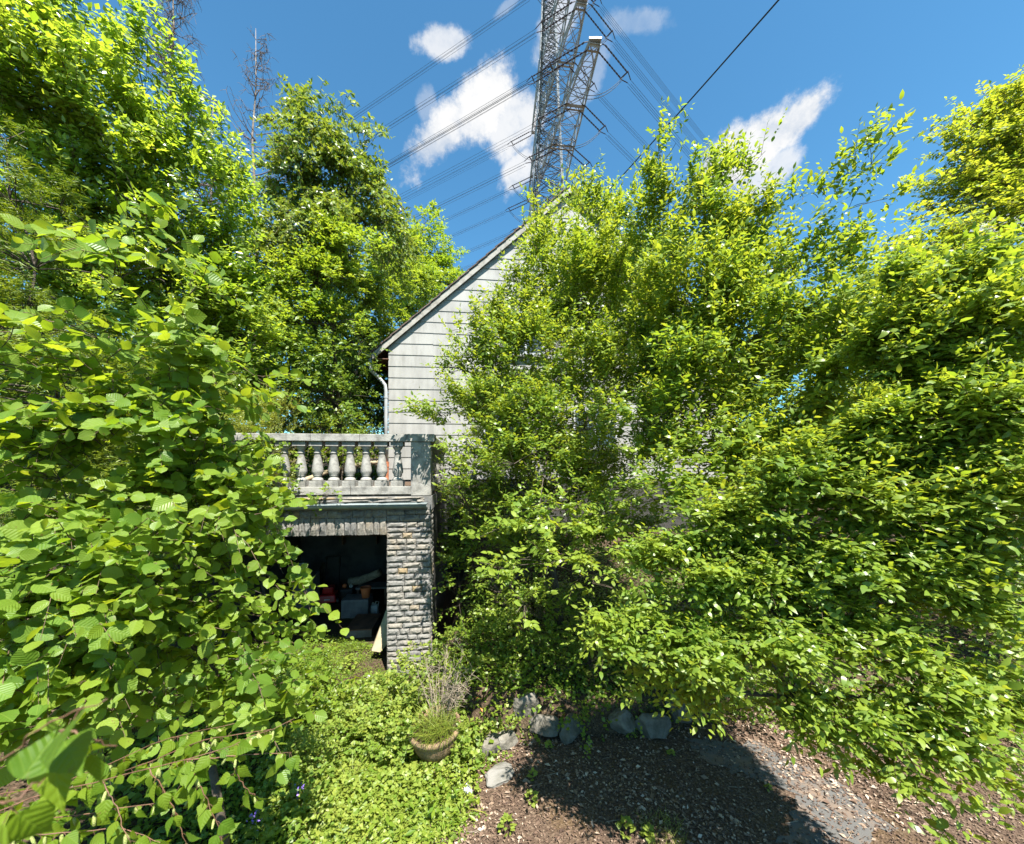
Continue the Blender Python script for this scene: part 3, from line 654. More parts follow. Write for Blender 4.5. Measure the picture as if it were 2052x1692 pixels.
# ------------------------------------------------------------------ vegetation
def tpl(rows, fold=.15, curl=.12, wave=0.0, seed=0):
    """leaf blade along y, halves hinged on the midrib; rows (y, halfwidth)"""
    r = random.Random(seed); v = [(0, 0, 0)]; uv = [(.5, 0)]
    wm = max(w for _, w in rows)
    for y, w in rows:
        for s in (-1, 0, 1):
            v.append((s * w, y - (.0 if s == 0 else .03), fold * w * abs(s) - curl * y * y + (r.uniform(-wave, wave) if s else 0))); uv.append((.5 + s * w / wm * .5, y))
    v.append((0, 1, -curl)); uv.append((.5, 1)); n = len(rows); t = len(v) - 1; f = [(0, 2, 1), (0, 3, 2)]
    for k in range(n - 1):
        a = 1 + 3 * k; b = a + 3
        f += [(a, a + 1, b + 1), (a, b + 1, b), (a + 1, a + 2, b + 2), (a + 1, b + 2, b + 1)]
    a = 1 + 3 * (n - 1); f += [(a, a + 1, t), (a + 1, a + 2, t)]
    return np.array(v, float), np.array(f), np.array(uv, float)
def palmate(n=5, deep=.55):
    v = [(0, .0, 0), (0, .42, .02)]; 
    for k in range(2 * n + 1):
        w = -150 + 300 * k / (2 * n); rr = .5 if k % 2 else .5 * deep
        if k in (0, 2 * n): rr = .42
        v.append((rr * math.sin(R(w)), .42 + rr * math.cos(R(w)), -.06 + (0.05 if k % 2 else .0)))
    f = [(1, 2 + k + 1, 2 + k) for k in range(2 * n)] + [(1, 2, 0), (1, 0, 2 + 2 * n)]
    return np.array(v, float), np.array(f), np.array([(x + .5, y) for x, y, z in v])
def flat2(y, w, f=.2):
    return np.array([(0, 0, 0), (w, y, f * w), (0, 1, -.12), (-w, y, f * w)], float), np.array([(0, 1, 2), (0, 2, 3)]), np.array([(.5, 0), (1, y), (.5, 1), (0, y)], float)
T = {'diamond': flat2(.45, .27), 'ovate': flat2(.42, .30, .22), 'hex': (np.array([(0, 0, 0), (-.19, .26, .05), (.2, .26, .06), (-.2, .6, -.03), (.19, .6, -.02), (0, 1, -.2)], float), np.array([(0, 2, 1), (1, 2, 4), (1, 4, 3), (3, 4, 5)]), np.array([(.5, 0), (.1, .26), (.9, .26), (.1, .6), (.9, .6), (.5, 1)], float)), 'long': flat2(.45, .18, .2), 'needle': flat2(.4, .075),
     'plum': tpl([(.3, .24), (.65, .25)], .25, .18), 'round': tpl([(.15, .26), (.45, .42), (.75, .33)], .15, .15, .03, 1), 'palm': palmate(3, .6),
     'birch': tpl([(.12, .20), (.32, .36), (.6, .24), (.82, .09)], .10, .12, .015, 2), 'blade': tpl([(.3, .03), (.7, .022)], .3, .45)}
hz = [(.03, .14), (.12, .30), (.16, .32), (.28, .42), (.32, .41), (.44, .455), (.48, .44), (.60, .43), (.64, .40), (.74, .34), (.78, .29), (.86, .17), (.9, .10)]
HZ = [tpl(hz, .12, .12, .02, 3), tpl([(y, w * .92) for y, w in hz], .28, .22, .025, 4), tpl([(y, w) for y, w in hz], -.02, .05, .03, 5)]
BZ = [tpl([(.05, .12), (.14, .27), (.2, .34), (.28, .37), (.38, .34), (.44, .33), (.56, .24), (.62, .22), (.74, .13), (.88, .05)], f_, c_, .012, 7 + i) for i, (f_, c_) in enumerate(((.08, .1), (.25, .25), (.02, .35)))]
PZ = [tpl([(.12, .12), (.3, .235), (.5, .28), (.7, .24), (.86, .12)], f_, c_, .01, 12 + i) for i, (f_, c_) in enumerate(((.2, .15), (.35, .25), (.1, .3)))]
def frames(d, n):
    y = nrm(d); x = nrm(np.cross(y, n)); z = np.cross(x, y); return x, y, z
def leaf_mesh(name, t, pos, d, n, s, tint, m, parent=None, wid=1.0, kind='stuff', sm=False):
    v, f, uv = t; x, y, z = frames(d, n); N = len(pos)
    vv = pos[:, None] + s[:, None, None] * (v[None, :, 0:1] * wid * x[:, None] + v[None, :, 1:2] * y[:, None] + v[None, :, 2:3] * z[:, None])
    ff = (np.arange(N) * len(v))[:, None, None] + f[None]
    me = npmesh(name, vv.reshape(-1, 3), ff.reshape(-1, 3), m, np.repeat(tint, len(v)), np.tile(uv, (N, 1)), sm)
    o = link(name, me, parent)
    if kind: o['kind'] = kind
    return o
def single_leaves(ts, pos, d, n, s, m, parent, name='leaf', pl=(0, 0, 0)):
    mes = [npmesh(name, t[0], t[1], m, None, t[2], True) for t in ts]
    x, y, z = frames(d, n)
    for i in range(len(pos)):
        o = link(name, mes[i % len(mes)], parent)
        o.matrix_local = Matrix(((x[i, 0] * s[i], y[i, 0] * s[i], z[i, 0] * s[i], pos[i, 0] - pl[0]), (x[i, 1] * s[i], y[i, 1] * s[i], z[i, 1] * s[i], pos[i, 1] - pl[1]),
                                 (x[i, 2] * s[i], y[i, 2] * s[i], z[i, 2] * s[i], pos[i, 2] - pl[2]), (0, 0, 0, 1)))
def proj(p): return CX + F * p[:, 0] / p[:, 1], HY - F * (p[:, 2] - EZ) / p[:, 1]
def lobe(px, py, Y, rx, ry, dz=None, w=1.0):
    k = Y / F; return (P(px, py, Y), np.array([rx * k, (dz if dz else (rx + ry) / 2 * k), ry * k]), w)
def plant(name, label, cat, base, lobes, leafm, t, nleaf, lf, twig=.3, kl=8, clump=26, seed=1, outw=.8, up=.35, jit=.6, hang=.1, crel=(.25, .45), nup=.9, njit=.55, bark='bark', trunk=.08,
          singles=None, nsing=0, twigs=True, rmin=.5, group=None, frontb=.65, wid=1.0, shoots=0, shootlen=.5, sdw=.35, ow=.25, el=0.0, th=.4, pivot=None, leaf_sp=.85, flat=.75, twm='twig', limbs=True):
    r = np.random.default_rng(seed); root = thing(name, label, cat, tuple(base), 0, group); base = np.array(base, float)
    Cn = np.array([l[0] for l in lobes]); Rr = np.array([l[1] for l in lobes]); w = np.array([l[2] * l[1][0] * l[1][2] for l in lobes]); w /= w.sum()
    NC = clump * len(lobes); li = np.concatenate([np.arange(len(lobes)), r.choice(len(lobes), NC - len(lobes), p=w)])
    u = nrm(r.normal(size=(NC, 3))); u[:, 1] = np.where((u[:, 1] > 0) & (r.random(NC) < frontb * .6), -u[:, 1], u[:, 1]); u[:, 2] = np.where((u[:, 2] < 0) & (r.random(NC) < .25), -u[:, 2], u[:, 2])
    cc = Cn[li] + Rr[li] * u * r.uniform(rmin, 1.0, (NC, 1)); rc = Rr[li].mean(1) * r.uniform(*crel, NC)
    NT = nleaf // kl; ci = r.choice(NC, NT, p=(rc ** 2 / (rc ** 2).sum()))
    off = nrm(r.normal(size=(NT, 3))) * (r.random((NT, 1)) ** .45) * rc[ci][:, None] * np.array([1, 1, flat])
    p0 = cc[ci] + off
    if el:                                              # boughs: long flat sprays that point away from the stool
        pv = base + UP * .8 if pivot is None else np.array(pivot, float); A = cc - pv; A[:, 2] *= .75; A = nrm(A + r.normal(size=A.shape) * .22); E2 = nrm(np.cross(A, UP)); E3 = np.cross(E2, A)
        bb = nrm(r.normal(size=(NT, 3))) * (r.random((NT, 1)) ** .5) * rc[ci][:, None]
        off = A[ci] * bb[:, :1] * el + E2[ci] * bb[:, 1:2] * .95 + E3[ci] * bb[:, 2:] * th - UP * (.12 * el * np.maximum(bb[:, :1], 0) ** 2 / rc[ci][:, None])
        p0 = cc[ci] + off
    out = nrm((A[ci] * .8 + E2[ci] * bb[:, 1:2] / rc[ci][:, None] * .7 + UP * up * .6 + r.normal(size=(NT, 3)) * jit * .4) if el else u[ci] * outw + off / rc[ci][:, None] * .6 + UP * up + r.normal(size=(NT, 3)) * jit * .6)
    tl = twig * r.uniform(.55, 1.3, NT)
    if shoots:
        q = r.choice(NT, shoots, replace=False); tl[q] = shootlen * r.uniform(.6, 1.2, shoots); out[q] = nrm(u[ci[q]] * .5 + UP * .95 + r.normal(size=(shoots, 3)) * .22)
        pz = Cn[li[ci[q]]] + Rr[li[ci[q]]] * nrm(out[q] * np.array([1.2, .6, 1])) * .9; p0[q] = pz
    tt = (np.arange(kl) + .6) / kl
    pos = p0[:, None] + out[:, None] * (tl[:, None, None] * tt[None, :, None]) - UP * (hang * tl[:, None, None] * tt[None, :, None] ** 2 * 1.2)
    sdv = nrm(np.cross(out, UP + .2 * r.normal(size=(NT, 3)))); sg = np.where(np.arange(kl) % 2 == 0, 1.0, -1.0)
    ld = nrm(out[:, None] * .55 + sdv[:, None] * sg[None, :, None] * leaf_sp + r.normal(size=(NT, kl, 3)) * .28 - UP * hang)
    ld[:, -1] = nrm(out + r.normal(size=(NT, 3)) * .2)
    ln = nrm(UP * nup + SD * sdw + u[ci][:, None] * ow + r.normal(size=(NT, kl, 3)) * njit)
    sz = lf * r.uniform(.45, 1.3, (NT, kl)) * (1 - .25 * tt[None])
    ctint = r.normal(0, .2, NC); tint = np.clip(r.normal(.35, .2, (NT, kl)) + ctint[ci][:, None] + .3 * tt[None] * r.random((NT, 1)), 0, 1)
    pos, ld, ln, sz, tint = pos.reshape(-1, 3), ld.reshape(-1, 3), ln.reshape(-1, 3), sz.ravel(), tint.ravel()
    keep = pos[:, 2] > hgt(pos[:, 0], pos[:, 1]) + .02; keep &= pos[:, 1] > .3
    pos, ld, ln, sz, tint = pos[keep], ld[keep], ln[keep], sz[keep], tint[keep]
    if nsing:
        qx, qy = proj(pos); inside = (qx > 0) & (qx < 2052) & (qy > 0) & (qy < 1692)
        order = np.argsort(np.where(inside, -sz / pos[:, 1] - .004 * np.clip(-(pos[:, 1] - Cn[:, 1].mean()), -.5, 1.5), 9)); q = order[:nsing]
        single_leaves(singles, pos[q], ld[q], ln[q], sz[q], M[leafm + '_single'], root, pl=base)
        k2 = np.ones(len(pos), bool); k2[q] = False; pos, ld, ln, sz, tint = pos[k2], ld[k2], ln[k2], sz[k2], tint[k2]
    leaf_mesh('foliage', T[t], pos - base, ld, ln, sz, tint, M[leafm], root, wid)
    if limbs:
        # trunk, limbs to the lobes, boughs to the clumps
        mb = MB(); top = Cn.mean(0)
        fork = base + (top - base) * np.array([.35, .35, .3])
        mb.tube([(0, 0, -.1), tuple((fork - base) * .5 + r.normal(size=3) * .03), tuple(fork - base)], [trunk * 1.2, trunk, trunk * .85], 8)
        mb.build('trunk', M[bark], root, sm=True)
        K = 6; s = np.linspace(0, 1, K)
        def arcs(a, b, lift, ra, rb):
            mid = (a + b) / 2 + UP * lift[:, None] + r.normal(size=a.shape) * .06 * np.linalg.norm(b - a, axis=1, keepdims=True)
            pp = a[:, None] * ((1 - s) ** 2)[None, :, None] + mid[:, None] * (2 * s * (1 - s))[None, :, None] + b[:, None] * (s ** 2)[None, :, None]
            return pp, ra[:, None] * (1 - s)[None] + rb[:, None] * s[None]
        NL = len(lobes); order = np.argsort(np.linalg.norm(Cn - fork, axis=1)); par = np.zeros((NL, 3)); rs = np.zeros(NL); done = []
        for q_ in order:                                # each lobe hangs on the nearest one already reached
            if done:
                dd_ = np.linalg.norm(Cn[done] - Cn[q_], axis=1); k_ = done[int(np.argmin(dd_))]
                if dd_.min() < np.linalg.norm(fork - Cn[q_]): par[q_] = Cn[k_]; rs[q_] = rs[k_] * .72
            if rs[q_] == 0: par[q_] = fork; rs[q_] = trunk * .55
            done.append(q_)
        pL, rL = arcs(par, Cn, np.linalg.norm(Cn - par, axis=1) * .12, rs, rs * .6)
        near_ = np.argmin(np.linalg.norm(pL[li] - cc[:, None], axis=2), axis=1); aC = pL[li, near_]
        pC, rC = arcs(aC, cc, np.linalg.norm(cc - aC, axis=1) * .08, np.clip(rs[li] * .35, .003, trunk * .14), np.full(NC, trunk * .03 + .001))
        v1, f1 = tubes(pL, rL, 6); v2, f2 = tubes(pC, rC, 4)
        me = npmesh('branch', np.concatenate([v1, v2]) - base, np.concatenate([f1, f2 + len(v1)]), M[bark], None, None, True)
        tag(link('branches', me, root), kind='stuff')
    if twigs:
        e = p0 + out * tl[:, None] - UP * (hang * tl[:, None] * 1.2); mdl = p0 + out * tl[:, None] * .5 - UP * (hang * tl[:, None] * .3)
        st_ = cc[ci] * .25 + p0 * .75
        pts = np.stack([st_, p0, mdl, e], 1); rad = np.tile(np.array([.05, .04, .028, .012]) * lf * .75, (NT, 1))
        ok = (r.random(NT) < min(1, 2600 / NT)) & (pts[:, :, 2] > hgt(pts[:, :, 0], pts[:, :, 1]) + .01).all(1) & (pts[:, :, 1] > .3).all(1)
        v, f = tubes(pts[ok], rad[ok], 3)
        tag(link('twigs', npmesh('twig', v - base, f, M[twm]), root), kind='stuff')
    return root
def gp(x, y): return (x, y, float(hgt(x, y)))

# hazel close by
plant('hazel_shrub', 'hazel shrub with large round pleated leaves in front of the yew', 'shrub', gp(-2.3, 3.1),
      [lobe(270, 395, 2.5, 40, 45), lobe(265, 450, 2.5, 60, 60), lobe(410, 530, 2.8, 40, 30, None, .6), lobe(510, 740, 3.0, 40, 30, None, .6),  lobe(150, 430, 2.5, 40, 22, None, .3), lobe(240, 560, 2.4, 90, 80), lobe(380, 590, 2.7, 70, 60), lobe(200, 680, 2.5, 90, 70), lobe(350, 720, 2.7, 130, 110), lobe(250, 850, 2.5, 200, 110), lobe(430, 860, 2.9, 80, 100),
       lobe(120, 960, 2.3, 170, 90), lobe(380, 1010, 2.8, 170, 120), lobe(520, 1010, 3.0, 70, 80), lobe(180, 1120, 2.3, 220, 120), lobe(470, 1150, 3.0, 120, 110), lobe(570, 1120, 3.2, 50, 40), lobe(110, 1260, 2.1, 160, 110), lobe(350, 1270, 2.6, 190, 110),
       lobe(520, 1290, 3.1, 85, 60), lobe(590, 1210, 3.2, 30, 25, None, .6), lobe(200, 1380, 2.2, 200, 80), lobe(470, 1400, 2.7, 130, 60), lobe(0, 700, 2.1, 50, 100), lobe(0, 870, 2.1, 80, 90)],
      'hazel_leaf', 'round', 8600, .098, twig=.34, kl=8, clump=9, seed=2, up=.45, hang=.45, crel=(.28, .48), flat=.6, nup=.45, sdw=.5, ow=.45, njit=.75, singles=HZ, nsing=300, trunk=.03, rmin=.25, leaf_sp=1.0, jit=.7)
# big bright tree behind it
plant('hornbeam_tree', 'tall bright yellow-green tree towering behind the hazel', 'tree', gp(-6.2, 9.0),
      [lobe(40, 40, 5.2, 130, 110), lobe(180, 90, 5.6, 120, 110), lobe(290, 190, 6.2, 100, 110), lobe(120, 190, 5.6, 140, 110), lobe(240, 330, 6.2, 130, 120), lobe(370, 290, 6.8, 85, 110), lobe(440, 400, 7.4, 85, 110), lobe(330, 460, 6.8, 120, 110),
       lobe(470, 540, 7.6, 85, 100), lobe(400, 640, 7.4, 120, 110), lobe(500, 680, 7.9, 70, 90), lobe(300, 580, 6.8, 130, 110), lobe(430, 770, 7.6, 110, 80), lobe(280, 30, 6.2, 50, 60, None, .6), lobe(-60, 150, 5.2, 120, 130), lobe(60, 380, 6.6, 140, 130), lobe(200, 480, 6.9, 120, 120), lobe(40, 600, 6.4, 140, 130)],
      'tree_leaf', 'ovate', 64000, .125, twig=.42, kl=9, clump=22, seed=3, up=.2, hang=.35, crel=(.16, .30), el=1.7, th=.42, trunk=.12, nup=.35, sdw=.95, ow=.5, njit=.55)
plant('yew_tree', 'dark yew with yellow-tipped sprays beside the hazel', 'tree', gp(-5.4, 5.6),
      [lobe(10, 280, 4.7, 70, 70), lobe(20, 400, 4.6, 90, 90), lobe(120, 420, 4.9, 70, 60), lobe(70, 540, 4.6, 110, 110), lobe(40, 680, 4.4, 110, 110), lobe(120, 780, 4.4, 130, 110), lobe(60, 920, 4.2, 130, 120), lobe(330, 830, 4.8, 110, 130), lobe(250, 1000, 4.4, 160, 130)],
      'yew_leaf', 'needle', 80000, .07, twig=.22, kl=18, clump=34, seed=4, up=.05, hang=.25, crel=(.16, .32), trunk=.14, nup=.6, njit=.5, twigs=False, leaf_sp=.9, wid=1.4)
plant('cherry_tree', 'dark green cherry tree with drooping leaves against the sky', 'tree', gp(-5.2, 11.5),
      [lobe(625, 235, 10.2, 45, 45), lobe(690, 225, 10.4, 35, 30), lobe(580, 270, 10.0, 35, 35, None, .7), lobe(640, 320, 10, 75, 70), lobe(735, 300, 10.4, 32, 60, None, .8), lobe(590, 370, 10, 50, 60), lobe(690, 390, 10.2, 85, 70), lobe(770, 390, 10.4, 28, 60), lobe(630, 470, 9.8, 85, 70), lobe(740, 470, 10.2, 75, 50), lobe(570, 530, 9.8, 70, 70), lobe(810, 420, 10.6, 22, 20, None, .6)],
      'cherry_leaf', 'long', 24000, .15, twig=.42, kl=9, clump=20, seed=5, up=.35, hang=.75, crel=(.25, .42), trunk=.14, nup=.6, njit=.6, wid=1.5, shoots=70, shootlen=.8)
plant('elder_tree', 'yellow-green leafy tree in front of the cherry tree', 'tree', gp(-4.9, 10.0),
      [lobe(700, 520, 9.4, 75, 50), lobe(640, 570, 9.2, 75, 55), lobe(785, 545, 13.2, 50, 40), lobe(735, 605, 12.0, 55, 60), lobe(835, 570, 17.5, 40, 40), lobe(665, 655, 9.3, 65, 50), lobe(600, 650, 9, 55, 65), lobe(770, 640, 13.2, 40, 40), lobe(705, 690, 11.5, 40, 45)],
      'elder_leaf', 'ovate', 30000, .125, twig=.34, kl=9, clump=26, seed=6, up=.4, hang=.2, crel=(.2, .36), trunk=.11, nup=.85)
plant('birch_tree', 'slim silvery-leaved tree behind the house roof', 'tree', gp(-4.6, 27.0),
      [lobe(850, 450, 25, 32, 40), lobe(835, 510, 25, 40, 50), lobe(880, 510, 25.5, 32, 45), lobe(900, 570, 26, 30, 50), lobe(850, 590, 25.5, 60, 60), lobe(800, 560, 25, 50, 70)],
      'elder_leaf', 'diamond', 20000, .27, twig=.7, kl=9, clump=24, seed=7, up=.5, hang=.3, crel=(.25, .45), trunk=.2, twigs=False)
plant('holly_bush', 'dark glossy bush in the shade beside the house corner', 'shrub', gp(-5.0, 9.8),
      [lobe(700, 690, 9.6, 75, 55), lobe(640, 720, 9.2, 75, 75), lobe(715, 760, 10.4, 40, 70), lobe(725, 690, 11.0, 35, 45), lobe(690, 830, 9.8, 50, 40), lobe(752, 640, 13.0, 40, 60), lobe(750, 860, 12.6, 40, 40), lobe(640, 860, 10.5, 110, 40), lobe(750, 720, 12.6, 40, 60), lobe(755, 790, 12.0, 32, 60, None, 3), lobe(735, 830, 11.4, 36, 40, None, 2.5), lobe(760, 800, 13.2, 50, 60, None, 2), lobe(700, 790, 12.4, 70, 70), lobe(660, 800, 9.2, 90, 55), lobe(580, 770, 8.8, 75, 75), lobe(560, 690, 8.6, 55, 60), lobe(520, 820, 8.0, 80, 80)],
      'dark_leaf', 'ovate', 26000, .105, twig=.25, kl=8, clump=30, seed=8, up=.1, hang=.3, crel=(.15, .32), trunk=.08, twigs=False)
plant('laurel_bush', 'low bright green bush growing behind the balustrade', 'shrub', (-4.05, 9.0, 2.82),
      [lobe(690, 845, 9.0, 45, 24), lobe(650, 862, 8.8, 40, 26), lobe(735, 862, 9.2, 26, 20), lobe(700, 895, 8.8, 70, 30)],
      'ivy_leaf', 'ovate', 5200, .055, twig=.16, kl=7, clump=26, seed=9, trunk=.02, twigs=False)
plant('privet_shrub', 'pale fine-leaved shrub rising at the ivy-covered end of the balustrade', 'shrub', gp(-4.4, 6.9),
      [lobe(560, 850, 7.2, 45, 65), lobe(510, 880, 7.0, 55, 75), lobe(450, 850, 6.6, 55, 70), lobe(540, 940, 6.9, 60, 60), lobe(400, 840, 6.4, 40, 60)],
      'shrub_leaf', 'diamond', 22000, .035, twig=.3, kl=12, clump=26, seed=10, up=.8, hang=.05, crel=(.2, .35), trunk=.03, twigs=False)
plant('ivy', 'ivy climbing over the hidden end of the balustrade', 'ivy', (-3.7, 5.75, 2.8),
      [lobe(545, 905, 5.75, 40, 28), lobe(535, 960, 5.65, 48, 45), lobe(500, 930, 5.6, 50, 60), lobe(590, 990, 5.62, 45, 16), lobe(645, 992, 5.68, 42, 10), lobe(560, 1010, 5.6, 50, 22), lobe(480, 1010, 5.5, 60, 60)],
      'ivy_leaf', 'palm', 3600, .06, twig=.16, kl=6, clump=24, seed=11, up=0, hang=.4, crel=(.3, .5), nup=.5, trunk=.012, twm='twig')
# the huge plum thicket: three stools of stems
PK = dict(t='hex', twig=.30, kl=9, up=.3, hang=.12, el=2.0, th=.38, crel=(.14, .30), nup=.7, sdw=.55, ow=.4, njit=.6, singles=PZ, leaf_sp=.8, jit=.8, bark='bark', rmin=.35)
plant('plum_bush', 'wild plum bush spreading its branches across the house gable', 'shrub', gp(.8, 6.3), 
      [lobe(925, 742, 6.0, 55, 30, None, 2.5), lobe(885, 833, 5.9, 80, 22, None, 2.5), lobe(985, 640, 6.1, 45, 42, None, 2.2), lobe(1000, 725, 6.0, 65, 60, None, 2), lobe(1045, 600, 6.2, 50, 55, None, 2), lobe(950, 800, 5.8, 75, 40, None, 2), lobe(1100, 840, 5.9, 90, 60, None, 2), lobe(1060, 920, 5.8, 90, 50, None, 2), lobe(1150, 940, 5.6, 80, 60, None, 2), lobe(940, 1020, 5.6, 50, 40, None, 2), lobe(1080, 500, 6.3, 45, 50, None, 1.8), lobe(1160, 392, 6.3, 55, 34, None, 1.8), lobe(1200, 415, 6.4, 50, 34, None, 1.5), lobe(970, 850, 9.0, 55, 40), lobe(1030, 800, 9.0, 80, 60), lobe(935, 1000, 8.2, 42, 55, None, 1.4), lobe(925, 1085, 7.6, 36, 55, None, 1.4), lobe(985, 1050, 8.0, 60, 60), lobe(1020, 560, 6.3, 35, 50), lobe(990, 690, 6.0, 70, 45), lobe(1060, 690, 6.0, 80, 70), lobe(1000, 860, 5.7, 80, 45), lobe(1100, 900, 5.4, 90, 50), lobe(1150, 405, 6.6, 50, 35), lobe(1225, 435, 6.5, 55, 40), lobe(1190, 480, 6.6, 80, 60), lobe(1100, 455, 6.60, 55, 45, None, 1.3), lobe(1060, 520, 6.40, 45, 60, None, 1.2), lobe(1150, 560, 6.20, 95, 85), lobe(1030, 640, 6.10, 65, 60, None, 1.3), lobe(930, 660, 6.10, 50, 28, None, 1.0), lobe(920, 740, 6.00, 65, 28, None, 1.0), lobe(1010, 730, 5.90, 75, 60, None, 1.3),
       lobe(880, 835, 5.80, 70, 22, None, 1.2), lobe(960, 830, 5.70, 75, 50, None, 1.4), lobe(1130, 710, 5.70, 110, 80), lobe(1080, 830, 5.50, 90, 60, None, 1.3), lobe(930, 910, 5.37, 65, 50, None, 1.4), lobe(1030, 930, 5.13, 95, 50), lobe(1170, 860, 5.30, 95, 70), lobe(1110, 520, 7.8, 60, 60), lobe(1180, 600, 7.8, 100, 90), lobe(1090, 650, 7.6, 80, 70), lobe(1230, 700, 7.6, 110, 90), lobe(1130, 770, 7.4, 110, 70), lobe(1280, 810, 7.2, 100, 80), lobe(1165, 430, 7.6, 60, 40), lobe(1290, 580, 7.2, 80, 80), lobe(940, 1110, 6.5, 45, 60), lobe(1000, 1190, 6.1, 70, 50), lobe(1040, 985, 7.4, 110, 60), lobe(1190, 960, 7.2, 120, 70), lobe(1130, 890, 7.6, 110, 50), lobe(950, 1085, 7.0, 60, 55), lobe(1080, 1090, 6.6, 120, 60), lobe(1230, 1070, 6.4, 120, 70), lobe(1000, 820, 7.6, 90, 50), lobe(950, 960, 7.2, 60, 70), lobe(1010, 900, 7.8, 70, 60), lobe(900, 1010, 6.9, 30, 40), lobe(920, 985, 5.08, 50, 35),
       lobe(1260, 560, 6.00, 85, 110), lobe(1240, 730, 5.60, 95, 90), lobe(1080, 1030, 4.59, 110, 55), lobe(1000, 1060, 4.52, 70, 40), lobe(1000, 1140, 4.07, 85, 40), lobe(1100, 1130, 4.09, 100, 55), lobe(1050, 1210, 3.96, 55, 40, None, 1.3), lobe(1200, 1020, 4.52, 100, 75), lobe(1190, 1170, 3.96, 85, 60)],
      'plum_leaf', nleaf=136000, lf=.09, clump=20, seed=20, trunk=.07, nsing=300, shoots=60, shootlen=.5, **PK)
plant('plum_bush', 'tall plum bush with long upright shoots against the blue sky', 'shrub', gp(2.6, 6.0),
      [lobe(1320, 760, 5.5, 80, 70, None, 1.6), lobe(1420, 860, 5.3, 100, 60, None, 1.6), lobe(1310, 900, 5.3, 80, 50, None, 1.6), lobe(1480, 770, 5.2, 90, 70, None, 1.6), lobe(1300, 670, 5.8, 60, 70, None, 1.6), lobe(1400, 700, 5.6, 90, 70, None, 1.4), lobe(1530, 900, 4.9, 100, 50, None, 1.4), lobe(1770, 620, 4.7, 100, 70), lobe(1850, 680, 4.7, 110, 80), lobe(1710, 850, 4.6, 140, 90), lobe(1580, 950, 4.7, 140, 90), lobe(1860, 900, 4.4, 150, 100), lobe(1640, 690, 4.9, 110, 80), lobe(1480, 600, 5.2, 100, 70), lobe(1960, 820, 4.2, 100, 90), lobe(1325, 330, 4.99, 30, 75), lobe(1340, 430, 4.90, 70, 70), lobe(1290, 460, 4.99, 60, 60), lobe(1425, 390, 4.73, 55, 70), lobe(1500, 340, 4.56, 35, 50, None, .7), lobe(1440, 500, 4.64, 110, 80), lobe(1560, 430, 4.30, 80, 70, None, .7), lobe(1640, 380, 4.04, 60, 55, None, .6), lobe(1745, 330, 3.78, 45, 60, None, .55), lobe(1700, 420, 3.87, 80, 60, None, .6),
       lobe(1590, 540, 4.21, 110, 70), lobe(1380, 620, 4.47, 120, 100), lobe(1520, 680, 4.21, 130, 100), lobe(1400, 780, 4.21, 130, 90), lobe(1300, 860, 4.21, 90, 80), lobe(1560, 830, 3.96, 130, 90), lobe(1690, 600, 3.87, 90, 90, None, .8), lobe(1430, 930, 3.96, 130, 80), lobe(1330, 1000, 3.87, 95, 70), lobe(1680, 760, 3.70, 100, 90)],
      'plum_leaf', nleaf=104000, lf=.086, clump=18, seed=21, trunk=.07, nsing=300, shoots=130, shootlen=.6, **PK)
plant('plum_bush', 'low plum bush arching down over the leaf-strewn drive', 'shrub', gp(3.2, 5.6),
      [lobe(1850, 600, 2.96, 110, 70), lobe(1800, 720, 2.96, 100, 80), lobe(1960, 680, 2.74, 110, 90), lobe(1900, 840, 2.74, 150, 90), lobe(1750, 890, 2.89, 120, 80), lobe(1620, 980, 3.03, 120, 80), lobe(1800, 1010, 2.74, 140, 80), lobe(1980, 980, 2.52, 120, 90), lobe(1480, 1050, 3.18, 120, 70), lobe(1340, 1130, 3.18, 90, 65), lobe(1500, 1170, 3.03, 120, 70),
       lobe(1660, 1130, 2.89, 120, 70), lobe(1840, 1150, 2.66, 120, 70), lobe(1280, 1260, 3.11, 90, 60), lobe(1420, 1290, 2.96, 100, 65), lobe(1330, 1360, 3.03, 60, 35), lobe(1580, 1280, 2.81, 110, 65), lobe(1740, 1270, 2.66, 100, 60), lobe(1430, 1390, 2.92, 50, 50, None, .8), lobe(1590, 1400, 2.74, 90, 45, None, .8), lobe(1720, 1400, 2.59, 90, 55, None, .9), lobe(1850, 1350, 2.52, 90, 55), lobe(1650, 1480, 2.59, 50, 35, None, .7),
       lobe(1770, 1500, 2.44, 60, 55, None, .8), lobe(1870, 1470, 2.37, 80, 55, None, .9), lobe(1850, 1590, 2.29, 45, 45, None, .8), lobe(1980, 1480, 2.37, 70, 50, None, .8), lobe(2010, 1540, 2.37, 50, 25, None, .8), lobe(1930, 1400, 2.45, 90, 55), lobe(2030, 1380, 2.4, 70, 60), lobe(1800, 1440, 2.5, 80, 50), lobe(1930, 1540, 2.3, 60, 40), lobe(1880, 1640, 2.2, 40, 35, None, .9), lobe(1790, 1570, 2.35, 50, 35, None, .9), lobe(1960, 1260, 2.5, 80, 50), lobe(1900, 1200, 2.6, 110, 60)],
      'plum_leaf', nleaf=84000, lf=.074, clump=16, seed=22, trunk=.05, nsing=300, shoots=40, shootlen=.3, **PK)
